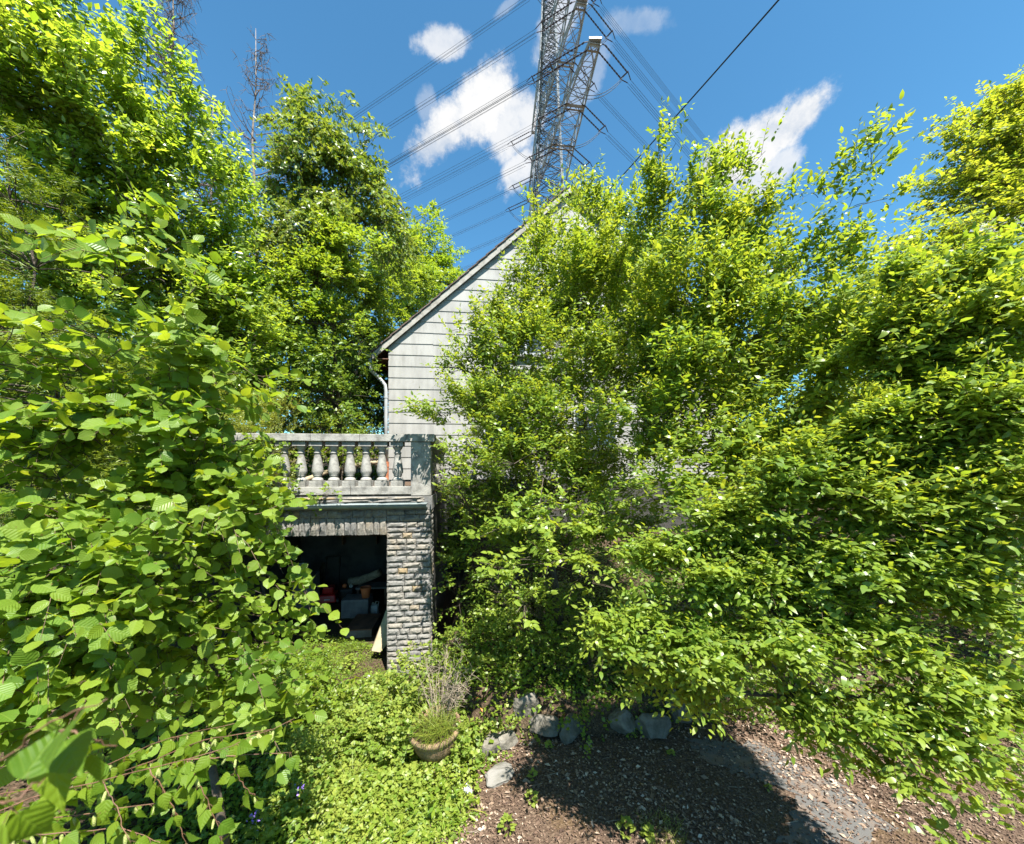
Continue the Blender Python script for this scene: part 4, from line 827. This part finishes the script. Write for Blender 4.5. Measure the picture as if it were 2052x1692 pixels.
plant('robinia_tree', 'feathery robinia tree leaning in above the plum thicket', 'tree', gp(9.5, 8.5),
      [lobe(2030, 250, 7.0, 60, 50), lobe(1960, 290, 7.0, 75, 55), lobe(2030, 220, 7.0, 50, 40), lobe(1960, 390, 6.9, 80, 45), lobe(1890, 360, 6.9, 45, 30), lobe(1980, 310, 7.0, 60, 45, None, .8), lobe(1930, 340, 7.0, 40, 22, None, .6), lobe(2040, 370, 7.0, 80, 60), lobe(1950, 430, 6.8, 60, 35, None, .7), lobe(1880, 440, 6.6, 50, 25, None, .6), lobe(2030, 480, 6.6, 60, 30, None, .6), lobe(1820, 490, 6.4, 55, 30, None, .6), lobe(2090, 300, 7.2, 80, 90), lobe(1900, 500, 6.5, 60, 25, None, .5), lobe(1760, 530, 6.2, 60, 30, None, .6), lobe(1850, 520, 6.3, 80, 28), lobe(1920, 470, 6.4, 80, 30), lobe(2000, 540, 6.3, 90, 40), lobe(2060, 430, 6.6, 60, 60)],
      'robinia_leaf', 'long', 26000, .10, twig=.4, kl=12, clump=22, seed=23, up=.1, hang=.3, crel=(.16, .32), trunk=.05, nup=.6, sdw=.8, ow=.4, el=2.7, th=.24, pivot=P(2150, 560, 7.2), leaf_sp=1.1, wid=1.7)
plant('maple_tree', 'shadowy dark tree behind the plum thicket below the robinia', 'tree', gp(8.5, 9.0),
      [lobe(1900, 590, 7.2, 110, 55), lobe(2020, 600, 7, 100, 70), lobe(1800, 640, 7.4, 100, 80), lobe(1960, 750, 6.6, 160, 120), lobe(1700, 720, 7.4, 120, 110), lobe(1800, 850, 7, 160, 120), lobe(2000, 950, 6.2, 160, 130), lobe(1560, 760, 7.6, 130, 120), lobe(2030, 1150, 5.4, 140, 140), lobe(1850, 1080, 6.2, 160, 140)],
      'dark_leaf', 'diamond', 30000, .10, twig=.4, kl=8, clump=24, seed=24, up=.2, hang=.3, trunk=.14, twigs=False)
plant('ivy', 'deep green ivy mat covering the bank behind the stone edging', 'ivy', gp(.6, 5.3),
      [lobe(940, 1290, 5.5, 70, 40), lobe(1000, 1340, 5.2, 70, 40), lobe(1080, 1330, 5.2, 80, 55), lobe(1180, 1330, 5.0, 90, 55), lobe(1140, 1410, 4.9, 70, 40), lobe(1240, 1400, 4.9, 80, 35), lobe(1300, 1300, 5.2, 110, 80), lobe(920, 1180, 6.2, 40, 60), lobe(1450, 1320, 5.2, 120, 90), lobe(1080, 1240, 5.6, 110, 70), lobe(1180, 1440, 4.45, 60, 30), lobe(1260, 1405, 4.45, 50, 20), lobe(1380, 1420, 4.55, 50, 22), lobe(1110, 1395, 4.5, 45, 18), lobe(1080, 1490, 4.45, 36, 12), lobe(1010, 1440, 4.5, 26, 16), lobe(1330, 1395, 4.5, 40, 18)],
      'ivy_leaf', 'palm', 12000, .052, twig=.18, kl=6, clump=30, seed=25, up=.2, hang=.3, crel=(.2, .4), trunk=.012)
plant('bramble', 'bright bramble clump at the foot of the stone pillar', 'shrub', gp(-1.15, 5.3),
      [lobe(870, 1300, 5.35, 45, 30), lobe(835, 1350, 5.2, 60, 28), lobe(800, 1380, 5.0, 60, 25), lobe(970, 1335, 5.2, 40, 30), lobe(900, 1350, 5.2, 40, 30)],
      'ground_leaf', 'palm', 2600, .055, twig=.16, kl=6, clump=24, seed=26, up=.4, hang=.2, crel=(.25, .45), trunk=.012)
for la_, lb_, lm_, tt_, lf_, n_, sd_ in (
        ('knee-high nettle-like weeds crowding the garage apron', [lobe(620, 1345, 5.2, 45, 35), lobe(585, 1400, 4.8, 50, 40), lobe(650, 1400, 4.8, 45, 28), lobe(700, 1390, 4.95, 40, 22)], 'ivy_leaf', 'ovate', .06, 2600, 140),
        ('pale mixed weeds piled up beside the bowl planter', [lobe(770, 1440, 4.6, 50, 28), lobe(720, 1470, 4.4, 50, 30), lobe(800, 1500, 4.2, 45, 26), lobe(930, 1520, 4.15, 36, 18), lobe(815, 1470, 4.15, 24, 26, None, 2), lobe(940, 1475, 4.2, 24, 20, None, 1.6), lobe(810, 1530, 4.0, 30, 18, None, 1.6), lobe(850, 1390, 4.6, 24, 30), lobe(1000, 1460, 4.4, 26, 14), lobe(840, 1410, 4.75, 30, 25), lobe(915, 1420, 4.7, 24, 20)], 'ground_leaf', 'palm', .055, 4200, 141),
        ('trailing leafy weeds under the tip of the birch branch', [lobe(620, 1520, 3.9, 50, 40), lobe(590, 1620, 3.5, 55, 40), lobe(680, 1560, 3.9, 50, 25), lobe(700, 1650, 3.55, 60, 30), lobe(800, 1640, 3.55, 60, 20)], 'ground_leaf', 'ovate', .05, 3200, 142)):
    plant('weed_patch', la_, 'weeds', gp(*lb_[0][0][:2]), lb_, lm_, tt_, n_, lf_, twig=.2, kl=8, clump=16, seed=sd_, up=.9, hang=.25, crel=(.3, .5), trunk=.006, limbs=False)
# dead conifers
def dead_tree(name, label, px, ptop, pbot, Y, n, blen, droop, seed, trunk, twn):
    r = np.random.default_rng(seed); pt = P(px[0], ptop, Y); x0 = (px[1] - CX) / F * Y
    b0 = np.array([x0, Y, float(hgt(x0, Y))]); root = thing(name, label, 'tree', tuple(b0))
    s = np.linspace(0, 1, 9)[:, None]; axis = b0 + (pt - b0) * s + r.normal(size=(9, 3)) * .07
    MB().tube(axis - b0, np.linspace(trunk, .006, 9), 8).build('trunk', M['dead_wood'], root, sm=True)
    zz = r.uniform(.45, .985, n); a = b0 + (pt - b0) * zz[:, None]; th = r.uniform(0, 2 * np.pi, n)
    L = blen * (1.05 - zz) * 2.2 * r.uniform(.5, 1.2, n) + .12; o = np.stack([np.cos(th), np.sin(th), np.zeros(n)], 1)
    q = np.linspace(0, 1, 7); pts = a[:, None] + o[:, None] * (L[:, None, None] * q[None, :, None]) + UP * (L[:, None, None] * (droop * q + .55 * q ** 2.2)[None, :, None]) + r.normal(size=(n, 7, 3)) * .03 * q[None, :, None]
    v1, f1 = tubes(pts, (L[:, None] * .014 + .004) * (1 - .8 * q[None]), 5)
    m = n * twn; bi = r.integers(0, n, m); ki = r.integers(2, 7, m); st = pts[bi, ki]
    td = nrm(o[bi] * .4 + r.normal(size=(m, 3)) * .7 - UP * .25); tl = r.uniform(.12, .5, m) * blen * .45
    pp = st[:, None] + td[:, None] * (tl[:, None, None] * np.array([0, .5, 1])[None, :, None]) - UP * (tl[:, None, None] * np.array([0, .05, .3])[None, :, None])
    v2, f2 = tubes(pp, np.tile(np.array([.006, .005, .003]), (m, 1)), 3)
    me = npmesh('branch', np.concatenate([v1, v2]) - b0, np.concatenate([f1, f2 + len(v1)]), M['dead_twig']); tag(link('branches', me, root), kind='stuff')
dead_tree('spruce_tree', 'bare brown dying spruce above the bright tree', (350, 330), -90, 0, 11.0, 120, 1.6, -.35, 31, .13, 16)
dead_tree('dead_tree', 'thin dead tree with pale bare trunk beside the cherry tree', (516, 500), 62, 0, 12.0, 110, 1.2, .35, 32, .10, 9)
dead_tree('spruce_tree', 'small half-hidden bare spruce low beside the dead pale trunk', (425, 420), 185, 0, 12.0, 80, 1.0, -.2, 33, .09, 12)
# woods further back: one mass that closes the view between the trees
r = np.random.default_rng(40)
def mass(name, boxes, n, lf, m, seed):
    r = np.random.default_rng(seed); ps = []
    for (x0, x1, y0, y1, h, w) in boxes:
        k = int(n * w); c = np.stack([r.uniform(x0, x1, k // 60 + 1), r.uniform(y0, y1, k // 60 + 1), r.uniform(0, 1, k // 60 + 1) ** .8 * h], 1)
        c[:, 2] += hgt(c[:, 0], c[:, 1]); q = c[r.integers(0, len(c), k)] + r.normal(size=(k, 3)) * .5; ps.append(q)
    p = np.concatenate(ps); p[:, 2] = np.maximum(p[:, 2], hgt(p[:, 0], p[:, 1]) + .03)
    d = nrm(r.normal(size=p.shape) - UP * .3); nn = nrm(UP + r.normal(size=p.shape) * .6)
    return tag(leaf_mesh(name, T['diamond'], p, d, nn, lf * r.uniform(.6, 1.3, len(p)), np.clip(r.normal(.3, .25, len(p)), 0, 1), M[m]), kind='stuff')
mass('woodland', [(-22, -6.5, 9.5, 14, 6.5, .3), (-26, -5, 15, 22, 8.5, .35), (9.5, 24, 7, 16, 5.5, .3), (-12, -5.6, 6.2, 9.5, 3.0, .15), (-9, -4.6, 12.5, 16, 5.5, .12)], 46000, .23, 'dark_leaf', 41)

# ------------------------------------------------------------------ ground cover, litter and small plants
def inpoly(px, py, poly):
    poly = np.array(poly); c = np.zeros(len(px), bool); j = len(poly) - 1
    for i in range(len(poly)):
        xi, yi = poly[i]; xj, yj = poly[j]
        c ^= ((yi > py) != (yj > py)) & (px < (xj - xi) * (py - yi) / (yj - yi + 1e-12) + xi); j = i
    return c
def xy(pts): return [tuple(G(a, b)[:2]) for a, b in pts]
def vnoise(x, y, s, seed):
    r = np.random.default_rng(seed); k = r.normal(size=(6, 2)) * s; ph = r.uniform(0, 6.28, 6)
    return np.mean([np.sin(k[i, 0] * x + k[i, 1] * y + ph[i]) for i in range(6)], 0) * 1.6
def scatter(poly, n, seed, thr=None, s=3.0):
    r = np.random.default_rng(seed); pl = np.array(poly); lo, hi = pl.min(0), pl.max(0); q = r.uniform(lo, hi, (n * 3, 2)); jx = q + np.stack([vnoise(q[:, 0], q[:, 1], 7.0, seed + 8), vnoise(q[:, 0], q[:, 1], 7.0, seed + 9)], 1) * .10 + r.normal(size=q.shape) * .05; q = q[inpoly(jx[:, 0], jx[:, 1], poly)]
    if thr is not None: q = q[vnoise(q[:, 0], q[:, 1], s, seed) > thr + r.normal(size=len(q)) * .25]
    return q[:n]
def cover(name, poly, n, lf, t, m, seed, hmax=.12, thr=None, nj=.5, tint=(.4, .25), s=3.0):
    q = scatter(poly, n, seed, thr, s); r = np.random.default_rng(seed + 1); k = len(q)
    hh = np.clip(.4 + .8 * vnoise(q[:, 0], q[:, 1], 4.5, seed + 2), .02, 1.2) * hmax
    p = np.stack([q[:, 0], q[:, 1], hgt(q[:, 0], q[:, 1]) + .012 + hh * r.random(k) ** .6], 1)
    d = nrm(np.stack([r.normal(size=k), r.normal(size=k), r.normal(size=k) * .25], 1)); nn = nrm(UP + SD * .2 + r.normal(size=(k, 3)) * nj)
    return tag(leaf_mesh(name, T[t], p, d, nn, lf * r.uniform(.55, 1.3, k), np.clip(r.normal(*tint, k), 0, 1), M[m]), kind='stuff')
left = xy([(540, 1692), (520, 1600), (560, 1480), (600, 1390), (700, 1380), (790, 1370), (850, 1390), (930, 1440), (985, 1480), (1000, 1520), (955, 1560), (935, 1640), (900, 1700), (880, 1760), (540, 1760)])
cover('ground_cover', left, 15000, .03, 'ovate', 'ivy_leaf', 51, .06, None, .6, (.4, .3))
cover('ground_cover', left, 9000, .044, 'palm', 'ground_leaf', 152, .26, -.05, .6, (.6, .25), 2.2)
cover('ground_cover', left, 9000, .026, 'palm', 'ground_leaf', 154, .20, .05, .7, (.85, .2), 3.4)
cover('ground_cover', left, 1500, .085, 'long', 'ivy_leaf', 156, .30, .25, .6, (.5, .25), 2.6)
cover('ground_cover', left, 900, .075, 'palm', 'ivy_leaf', 158, .32, .3, .5, (.45, .25), 1.8)
cover('ground_cover', xy([(380, 1692), (420, 1400), (600, 1310), (640, 1290), (740, 1290), (775, 1345), (800, 1380), (600, 1560), (560, 1692)]), 12000, .03, 'ovate', 'ivy_leaf', 53, .18, -.1, .6)
cover('grass', left, 2600, .17, 'blade', 'grass_blade', 160, .02, -.1, 1.1, (.5, .3), 2.5)
cover('ground_cover', left, 700, .11, 'palm', 'ground_leaf', 162, .34, .45, .6, (.3, .25), 1.5)
cover('creeping_weeds', xy([(560, 1400), (590, 1300), (640, 1288), (735, 1290), (768, 1350), (740, 1400)]), 9000, .016, 'diamond', 'ground_leaf', 55, .05, -.1, .5, (.3, .25), 5)
cover('ground_cover', xy([(985, 1480), (1000, 1400), (1060, 1470), (1130, 1480), (1090, 1500), (1010, 1530)]), 1500, .03, 'palm', 'ground_leaf', 57, .07, .1, .5, (.5, .25), 5)
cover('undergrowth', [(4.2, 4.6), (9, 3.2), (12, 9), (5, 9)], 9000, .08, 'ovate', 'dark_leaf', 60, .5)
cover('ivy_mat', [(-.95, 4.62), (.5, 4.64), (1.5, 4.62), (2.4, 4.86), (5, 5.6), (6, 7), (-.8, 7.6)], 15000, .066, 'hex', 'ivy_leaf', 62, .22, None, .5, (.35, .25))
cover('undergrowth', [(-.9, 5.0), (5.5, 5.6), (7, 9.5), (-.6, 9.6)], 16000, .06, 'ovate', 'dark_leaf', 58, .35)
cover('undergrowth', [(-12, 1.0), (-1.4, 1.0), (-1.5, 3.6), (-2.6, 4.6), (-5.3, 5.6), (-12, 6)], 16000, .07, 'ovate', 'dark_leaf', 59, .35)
cover('undergrowth', xy([(150, 1760), (240, 1440), (420, 1350), (640, 1300), (660, 1400), (600, 1692), (560, 1760)]), 9000, .06, 'ovate', 'ivy_leaf', 64, .4, None, .6, (.3, .25))
# dry leaves and chips on the drive
def litter(name, poly, n, lf, seed, thr=None, tint=(.5, .25)):
    q = scatter(poly, n, seed, thr, 2.2); r = np.random.default_rng(seed + 1); k = len(q)
    p = np.stack([q[:, 0], q[:, 1], hgt(q[:, 0], q[:, 1]) + .010 + .012 * r.random(k)], 1); d = nrm(np.stack([r.normal(size=k), r.normal(size=k), r.normal(size=k) * .15], 1)); nn = nrm(UP + r.normal(size=(k, 3)) * .4)
    return tag(leaf_mesh(name, T['diamond'], p, d, nn, lf * r.uniform(.4, 1.4, k), np.clip(r.normal(*tint, k), 0, 1), M['litter']), kind='stuff')
drv = [(-1.2, 1.6), (5.4, 1.6), (7.8, 5.7), (5, 5.55), (2.4, 4.8), (.5, 4.6), (-.9, 4.8), (-.3, 4.0)]
litter('leaf_litter', left, 5000, .035, 67, .1, (.6, .25)); litter('leaf_litter', drv, 1400, .058, 69, .1, (.6, .25)); litter('leaf_litter', drv, 30000, .026, 61, None, (.36, .27)); litter('leaf_litter', drv, 9000, .04, 63, .15, (.72, .2))
r = np.random.default_rng(65); q = scatter(drv, 260, 66); th = r.uniform(0, 6.28, len(q)); L = r.uniform(.04, .16, len(q))
a = np.stack([q[:, 0], q[:, 1], np.full(len(q), .014) + hgt(q[:, 0], q[:, 1])], 1); d = np.stack([np.cos(th), np.sin(th), r.uniform(0, .12, len(q))], 1); dd = nrm(d + r.normal(size=d.shape) * np.array([.25, .25, 0]))
v, f = tubes(np.stack([a, a + d * L[:, None] * .5, a + d * L[:, None] * .5 + dd * L[:, None] * .5], 1), np.tile([.0028, .0024, .0016], (len(q), 1)), 4)
tag(link('fallen_twigs', npmesh('twig', v, f, M['dry'])), kind='stuff')
# rocks
def rock(label, px, py, z, sx, sy, sz, seed, m='rock', rz=0.0, group='stones edging the bank'):
    import bmesh
    bm = bmesh.new(); bmesh.ops.create_icosphere(bm, subdivisions=4, radius=1.25); rr = np.random.default_rng(seed); pl = nrm(np.concatenate([rr.normal(size=(7, 3)), np.eye(3), -np.eye(3)]) + rr.normal(size=(13, 3)) * .32); dd = np.concatenate([rr.uniform(.66, .95, 7), rr.uniform(.66, .95, 6)])
    for vtx in bm.verts:
        c = np.array(vtx.co)
        for n_, d_ in zip(pl, dd):
            t = c @ n_
            if t > d_: c = c - n_ * (t - d_)
        c += .025 * np.sin(c[[1, 2, 0]] * 7 + seed) + .015 * np.sin(c[[2, 0, 1]] * 17 + seed); vtx.co = (c[0] * sx, c[1] * sy, c[2] * sz)
    me = bpy.data.meshes.new('rock'); bm.to_mesh(me); bm.free(); me.materials.append(M[m])
    p = G(px, py, z); o = link('rock', me, None, (p[0], p[1], z)); o.rotation_euler = (rr.uniform(-.15, .15), rr.uniform(-.15, .15), rz); return tag(o, label, 'stone', group)
rock('narrow upright edging stone next to the withered orange leaves', 1030, 1375, .30, .11, .12, .24, 70)
rock('large dappled edging stone on top of the others', 1058, 1410, .26, .20, .16, .17, 71, rz=.3)
rock('broad pale edging stone under the large dappled one', 1085, 1452, .10, .21, .14, .13, 72, rz=-.2)
rock('squat stone in the deep shade under the ivy fringe', 1140, 1462, .08, .16, .13, .13, 73, rz=.5)
rock('shaded grey edging stone left of the big flat-faced block', 1250, 1446, .14, .17, .14, .17, 74, rz=.1)
rock('big flat-faced shaded block at the edge of the drive', 1306, 1450, .14, .20, .14, .17, 75, rz=-.15)
rock('tallest shaded edging block under the plum branches', 1357, 1418, .24, .15, .14, .21, 76, rz=.2)
rock('brown lump of stone buried beside the bowl planter', 985, 1495, .05, .12, .1, .11, 77, rz=.2)
rock('grey stone between the planter and the flat rock', 1015, 1478, .08, .14, .1, .1, 78, rz=.6)
rock('flat pale slab of rock lying at the drive edge', 1003, 1550, .02, .20, .13, .055, 79, 'pale_rock', rz=.45, group=None)
rock('small white stone among the weeds at the drive edge', 937, 1582, .05, .04, .07, .04, 80, 'white', rz=.2, group=None)
rock('small white stone on the bare patch by the garage pillar', 741, 1358, .03, .05, .04, .035, 81, 'white', group=None)
# bowl planter with dead plant
pc = np.array([-.85, 4.25, 0.09])
pot = thing('bowl_planter', 'tan ribbed bowl planter overgrown with grass and dead stalks', 'planter', tuple(pc)); pot.rotation_euler = (R(5), R(-4), .3)
mb = MB(); prof = [(.10, -.1), (.15, -.02), (.205, .05), (.243, .13), (.262, .20), (.268, .25), (.29, .262), (.294, .30), (.28, .318), (.258, .312), (.246, .26)]
mb.lathe(prof, 36).build('bowl', M['planter'], pot, sm=True); MB().lathe([(.002, .265), (.25, .262), (.25, .255), (.002, .25)], 24).build('soil_fill', M['soil'], pot)
r = np.random.default_rng(90)
def stalks(name, root, c, n, hmin, hmax, spread, m, seed, side=3, w=.0026, lean=(0, 0), curl=.3):
    r = np.random.default_rng(seed); th = r.uniform(0, 6.28, n); rad = spread * .5 * np.sqrt(r.random(n)); b = np.stack([c[0] + rad * np.cos(th), c[1] + rad * np.sin(th), np.full(n, c[2])], 1)
    d = nrm(np.stack([np.cos(th) * r.uniform(.1, .7, n) + lean[0], np.sin(th) * r.uniform(.1, .7, n) + lean[1], np.ones(n)], 1)); L = r.uniform(hmin, hmax, n); q = np.linspace(0, 1, 6)
    pts = b[:, None] + d[:, None] * (L[:, None, None] * q[None, :, None]) - UP * (curl * r.uniform(.2, 1.5, n)[:, None, None] * L[:, None, None] * (q ** 2.4)[None, :, None]) + r.normal(size=(n, 6, 3)) * .012 * q[None, :, None]
    v, f = tubes(pts, w * (1 - .75 * q)[None] * r.uniform(.7, 1.3, n)[:, None], side); return pts, v, f
dp_ = thing('dead_shrub', 'dry grey leafless shrub standing in the bowl planter', 'plant', (-.83, 4.40, .34))
pts, v, f = stalks('stalk', dp_, (0, 0, 0), 26, .3, .9, .17, None, 91, 4, .0062, (.06, .25), .25)
s_ = pts[r.integers(0, len(pts), 330), r.integers(2, 6, 330)]; td = nrm(r.normal(size=(330, 3)) + UP * .3); L = r.uniform(.06, .22, 330)
v2, f2 = tubes(s_[:, None] + td[:, None] * (L[:, None, None] * np.array([0, .5, 1])[None, :, None]) + r.normal(size=(330, 3, 3)) * .008, np.tile([.003, .0024, .0012], (330, 1)), 3)
tag(link('stalks', npmesh('stalk', np.concatenate([v, v2]), np.concatenate([f, f2 + len(v)]), M['dry']), dp_), kind='stuff')
def grass(label, c, n, L, spread, seed, mname='grass_blade', lean=(0, 0), wid=1.0, name='grass_tuft'):
    r = np.random.default_rng(seed); th = r.uniform(0, 6.28, n); rad = spread * np.sqrt(r.random(n)); p = np.stack([rad * np.cos(th), rad * np.sin(th), np.zeros(n)], 1)
    th = r.uniform(0, 6.28, n); d = nrm(np.stack([np.cos(th) * r.uniform(.1, .9, n) + lean[0], np.sin(th) * r.uniform(.1, .9, n) + lean[1], np.ones(n)], 1)); nn = nrm(-d * np.array([1, 1, 0]) * .8 + UP * .6 + r.normal(size=(n, 3)) * .2)
    o = leaf_mesh(name, T['blade'], p, d, nn, L * r.uniform(.5, 1.2, n), np.clip(r.normal(.5, .3, n), 0, 1), M[mname], None, wid, None); o.location = c; return tag(o, label, 'grass')
grass('grass spilling over the front rim of the bowl planter', (-.83, 4.2, .35), 520, .30, .20, 92, lean=(0, -.45), wid=.3)
p = G(1330, 1675); grass('dark grass tuft in the shade on the drive', (p[0], p[1], 0), 300, .11, .2, 93, wid=.4)
p = G(700, 1590); grass('tall bluish grass tuft among the bright ground cover', (p[0], p[1], .05), 70, .26, .09, 94, wid=.6)
p = G(1760, 1480, .0); grass('thin grass clump under the low plum branches', (p[0], p[1], 0), 160, .15, .2, 95, wid=.5)
p = P(962, 1395, 4.95); r = np.random.default_rng(96); k = 46
d = nrm(r.normal(size=(k, 3)) + np.array([0, -.5, .2])); o = leaf_mesh('withered_plant', T['long'], np.zeros((k, 3)) + r.normal(size=(k, 3)) * .05, d, nrm(UP + r.normal(size=(k, 3)) * .5), r.uniform(.06, .15, k), r.random(k), M['withered'], None, 1, None)
o.location = p; tag(o, 'withered fern-like plant with orange leaves behind the planter', 'plant')
def weed(label, px, py, z, n, lf, h, seed, mname='ground_leaf', t='palm'):
    r = np.random.default_rng(seed); c = G(px, py, z); root = thing('weed', label, 'weed', (c[0], c[1], z), 0, 'weeds sprouting from the drive'); th = r.uniform(0, 6.28, n); q = r.random(n)
    p = np.stack([np.cos(th) * h * .45 * q, np.sin(th) * h * .45 * q, h * (1.05 - q * .7)], 1); d = nrm(np.stack([np.cos(th), np.sin(th), r.uniform(-.3, .4, n)], 1))
    leaf_mesh('leaves', T[t], p, d, nrm(UP + r.normal(size=(n, 3)) * .35), lf * r.uniform(.6, 1.2, n), np.clip(r.normal(.6, .2, n), 0, 1), M[mname], root)
    pts = np.stack([np.zeros((n, 3)), p * np.array([.4, .4, .6]), p], 1); v, f = tubes(pts, np.tile([.003, .0025, .0015], (n, 1)), 3); tag(link('stems', npmesh('stem', v, f, M['twig']), root), kind='stuff')
weed('round-leaved weed alone on the sunlit drive', 1066, 1608, 0, 26, .05, .10, 101); weed('weed with toothed leaves at the lower edge of the drive', 1015, 1668, 0, 30, .05, .14, 102)
weed('weed in front of the shaded part of the drive', 1255, 1672, 0, 34, .055, .12, 103); weed('weed next to the dark grass tuft', 1300, 1680, 0, 28, .055, .09, 104)
weed('tiny weed in the deep bush shadow', 1345, 1513, 0, 16, .04, .05, 105); weed('weed at the foot of the shaded edging blocks', 1265, 1482, 0, 24, .045, .09, 106)
weed('small weed near the flat pale rock', 1068, 1562, 0, 22, .045, .08, 107); weed('lone weed by the broad pale edging stone', 1100, 1500, 0, 22, .04, .07, 108)
weed('bramble sprout in front of the garage threshold', 700, 1345, 0, 44, .065, .24, 109); weed('small sprout on the garage threshold', 668, 1305, 0, 30, .06, .16, 110)
weed('weed on a bare spot beside the plum twigs', 1540, 1583, 0, 12, .04, .05, 111)
def bluebell(label, px, py, seed):
    r = np.random.default_rng(seed); c = G(px, py, .2); root = thing('bluebell', label, 'flower', (c[0], c[1], float(hgt(c[0], c[1])) + .05), 0, 'violet flowers in the ground cover'); n = 22
    z = r.uniform(.14, .3, n); p = np.stack([r.normal(size=n) * .03, r.normal(size=n) * .03, z], 1)
    leaf_mesh('petals', T['ovate'], p, nrm(r.normal(size=(n, 3)) - UP * .4), nrm(r.normal(size=(n, 3))), r.uniform(.02, .035, n), r.random(n), M['petal'], root); MB().tube([(0, 0, 0), (.01, 0, .3)], .003, 5).build('stem', M['ivy_leaf'], root)
bluebell('violet flower spike in the ground cover near the birch twigs', 578, 1575, 120); bluebell('lower violet flower spike at the foot of the birch twigs', 512, 1655, 121); bluebell('faint violet flower spike deeper in the shade', 600, 1600, 122)

# ------------------------------------------------------------------ birch twigs in the near corner
def birch(name, label, Y, lines, nleaf, lf, seed, catk, sing_all=True, tw=.0017):
    r = np.random.default_rng(seed); base = P(lines[0][0][0], lines[0][0][1], Y); root = thing(name, label, 'branch', tuple(base)); ps, ds, ws = [], [], []
    mb = MB()
    for ln in lines:
        pts = np.array([P(a, b, Y * (1 + c)) for a, b, c in ln]); s = np.linspace(0, 1, len(pts)); q = np.linspace(0, 1, 14); fn = np.stack([np.interp(q, s, pts[:, i]) for i in range(3)], 1)
        fn[1:-1] += r.normal(size=(12, 3)) * .002; mb.tube(fn - base, np.linspace(tw, tw * .45, 14), 6); Ls = np.linalg.norm(np.diff(pts, axis=0), axis=1).sum(); ws.append(Ls); ps.append(fn)
    mb.build('twig', M['red_twig'], root, sm=True); ws = np.array(ws) / sum(ws); li = r.choice(len(lines), nleaf, p=ws); t = r.random(nleaf) * 13
    lo = t.astype(int); fr = (t - lo)[:, None]; arr = np.array(ps); p = arr[li, lo] * (1 - fr) + arr[li, np.minimum(lo + 1, 13)] * fr
    d = nrm(np.stack([r.normal(size=nleaf) * .55 + .15, r.normal(size=nleaf) * .5, -.75 + r.normal(size=nleaf) * .35], 1)); pet = lf * .3
    n = nrm(np.array([.15, -.75, .55]) + r.normal(size=(nleaf, 3)) * .45); q0 = p + d * pet; sz = lf * r.uniform(.65, 1.2, nleaf)
    single_leaves(BZ, q0, d, n, sz, M['birch_leaf_single'], root, pl=base)
    v, f = tubes(np.stack([p, (p + q0) / 2 + UP * .002, q0], 1) - base, np.full((nleaf, 3), tw * .35), 3); tag(link('leaf_stalks', npmesh('leaf_stalk', v, f, M['red_twig']), root), kind='stuff')
    if catk:
        li = r.choice(len(lines), catk, p=ws); lo = r.integers(2, 13, catk); c = arr[li, lo]; pr = [(.0012, -.028), (.0034, -.025), (.0040, -.014), (.0032, -.003), (.001, 0)]
        cm = MB().lathe(pr, 8).mesh('catkin', M['catkin'], True)
        for k in range(catk):
            o = link('catkin', cm, root, tuple(c[k] - base - UP * .006)); o.rotation_euler = (r.normal() * .25, r.normal() * .25, 0); s = r.uniform(.8, 1.25); o.scale = (s, s, s)
    return root
birch('birch_branch', 'birch branch with reddish twigs and hanging catkins in the near corner', 1.12,
      [[(-40, 1640, -.05), (90, 1590, 0), (200, 1565, 0), (370, 1523, 0), (480, 1490, .05), (590, 1440, .1)], [(370, 1523, 0), (500, 1512, .05), (585, 1508, .1)], [(205, 1565, 0), (232, 1612, -.02), (262, 1690, -.05)], [(375, 1525, 0), (412, 1595, 0), (455, 1700, 0)],
       [(300, 1540, 0), (352, 1620, .0), (375, 1700, 0)], [(-40, 1660, 0), (120, 1640, .0), (300, 1610, .05), (440, 1590, .1)], [(455, 1512, .05), (480, 1560, .05), (512, 1600, .06)], [(-40, 1690, -.1), (100, 1670, -.05), (240, 1660, 0), (330, 1690, 0)], [(250, 1545, .1), (420, 1480, .12), (560, 1460, .15)], [(-30, 1600, .1), (150, 1560, .1), (330, 1480, .15), (470, 1450, .15)]],
      260, .050, 130, 60)
birch('birch_sprig', 'out-of-focus birch sprig almost touching the lens', .42,
      [[(-60, 1560, 0), (40, 1490, 0), (120, 1440, 0), (215, 1400, 0)], [(120, 1465, 0), (170, 1475, 0), (230, 1500, .05)], [(-50, 1630, -.1), (30, 1600, -.1), (90, 1560, -.05)]], 11, .062, 137, 0, tw=.0014)
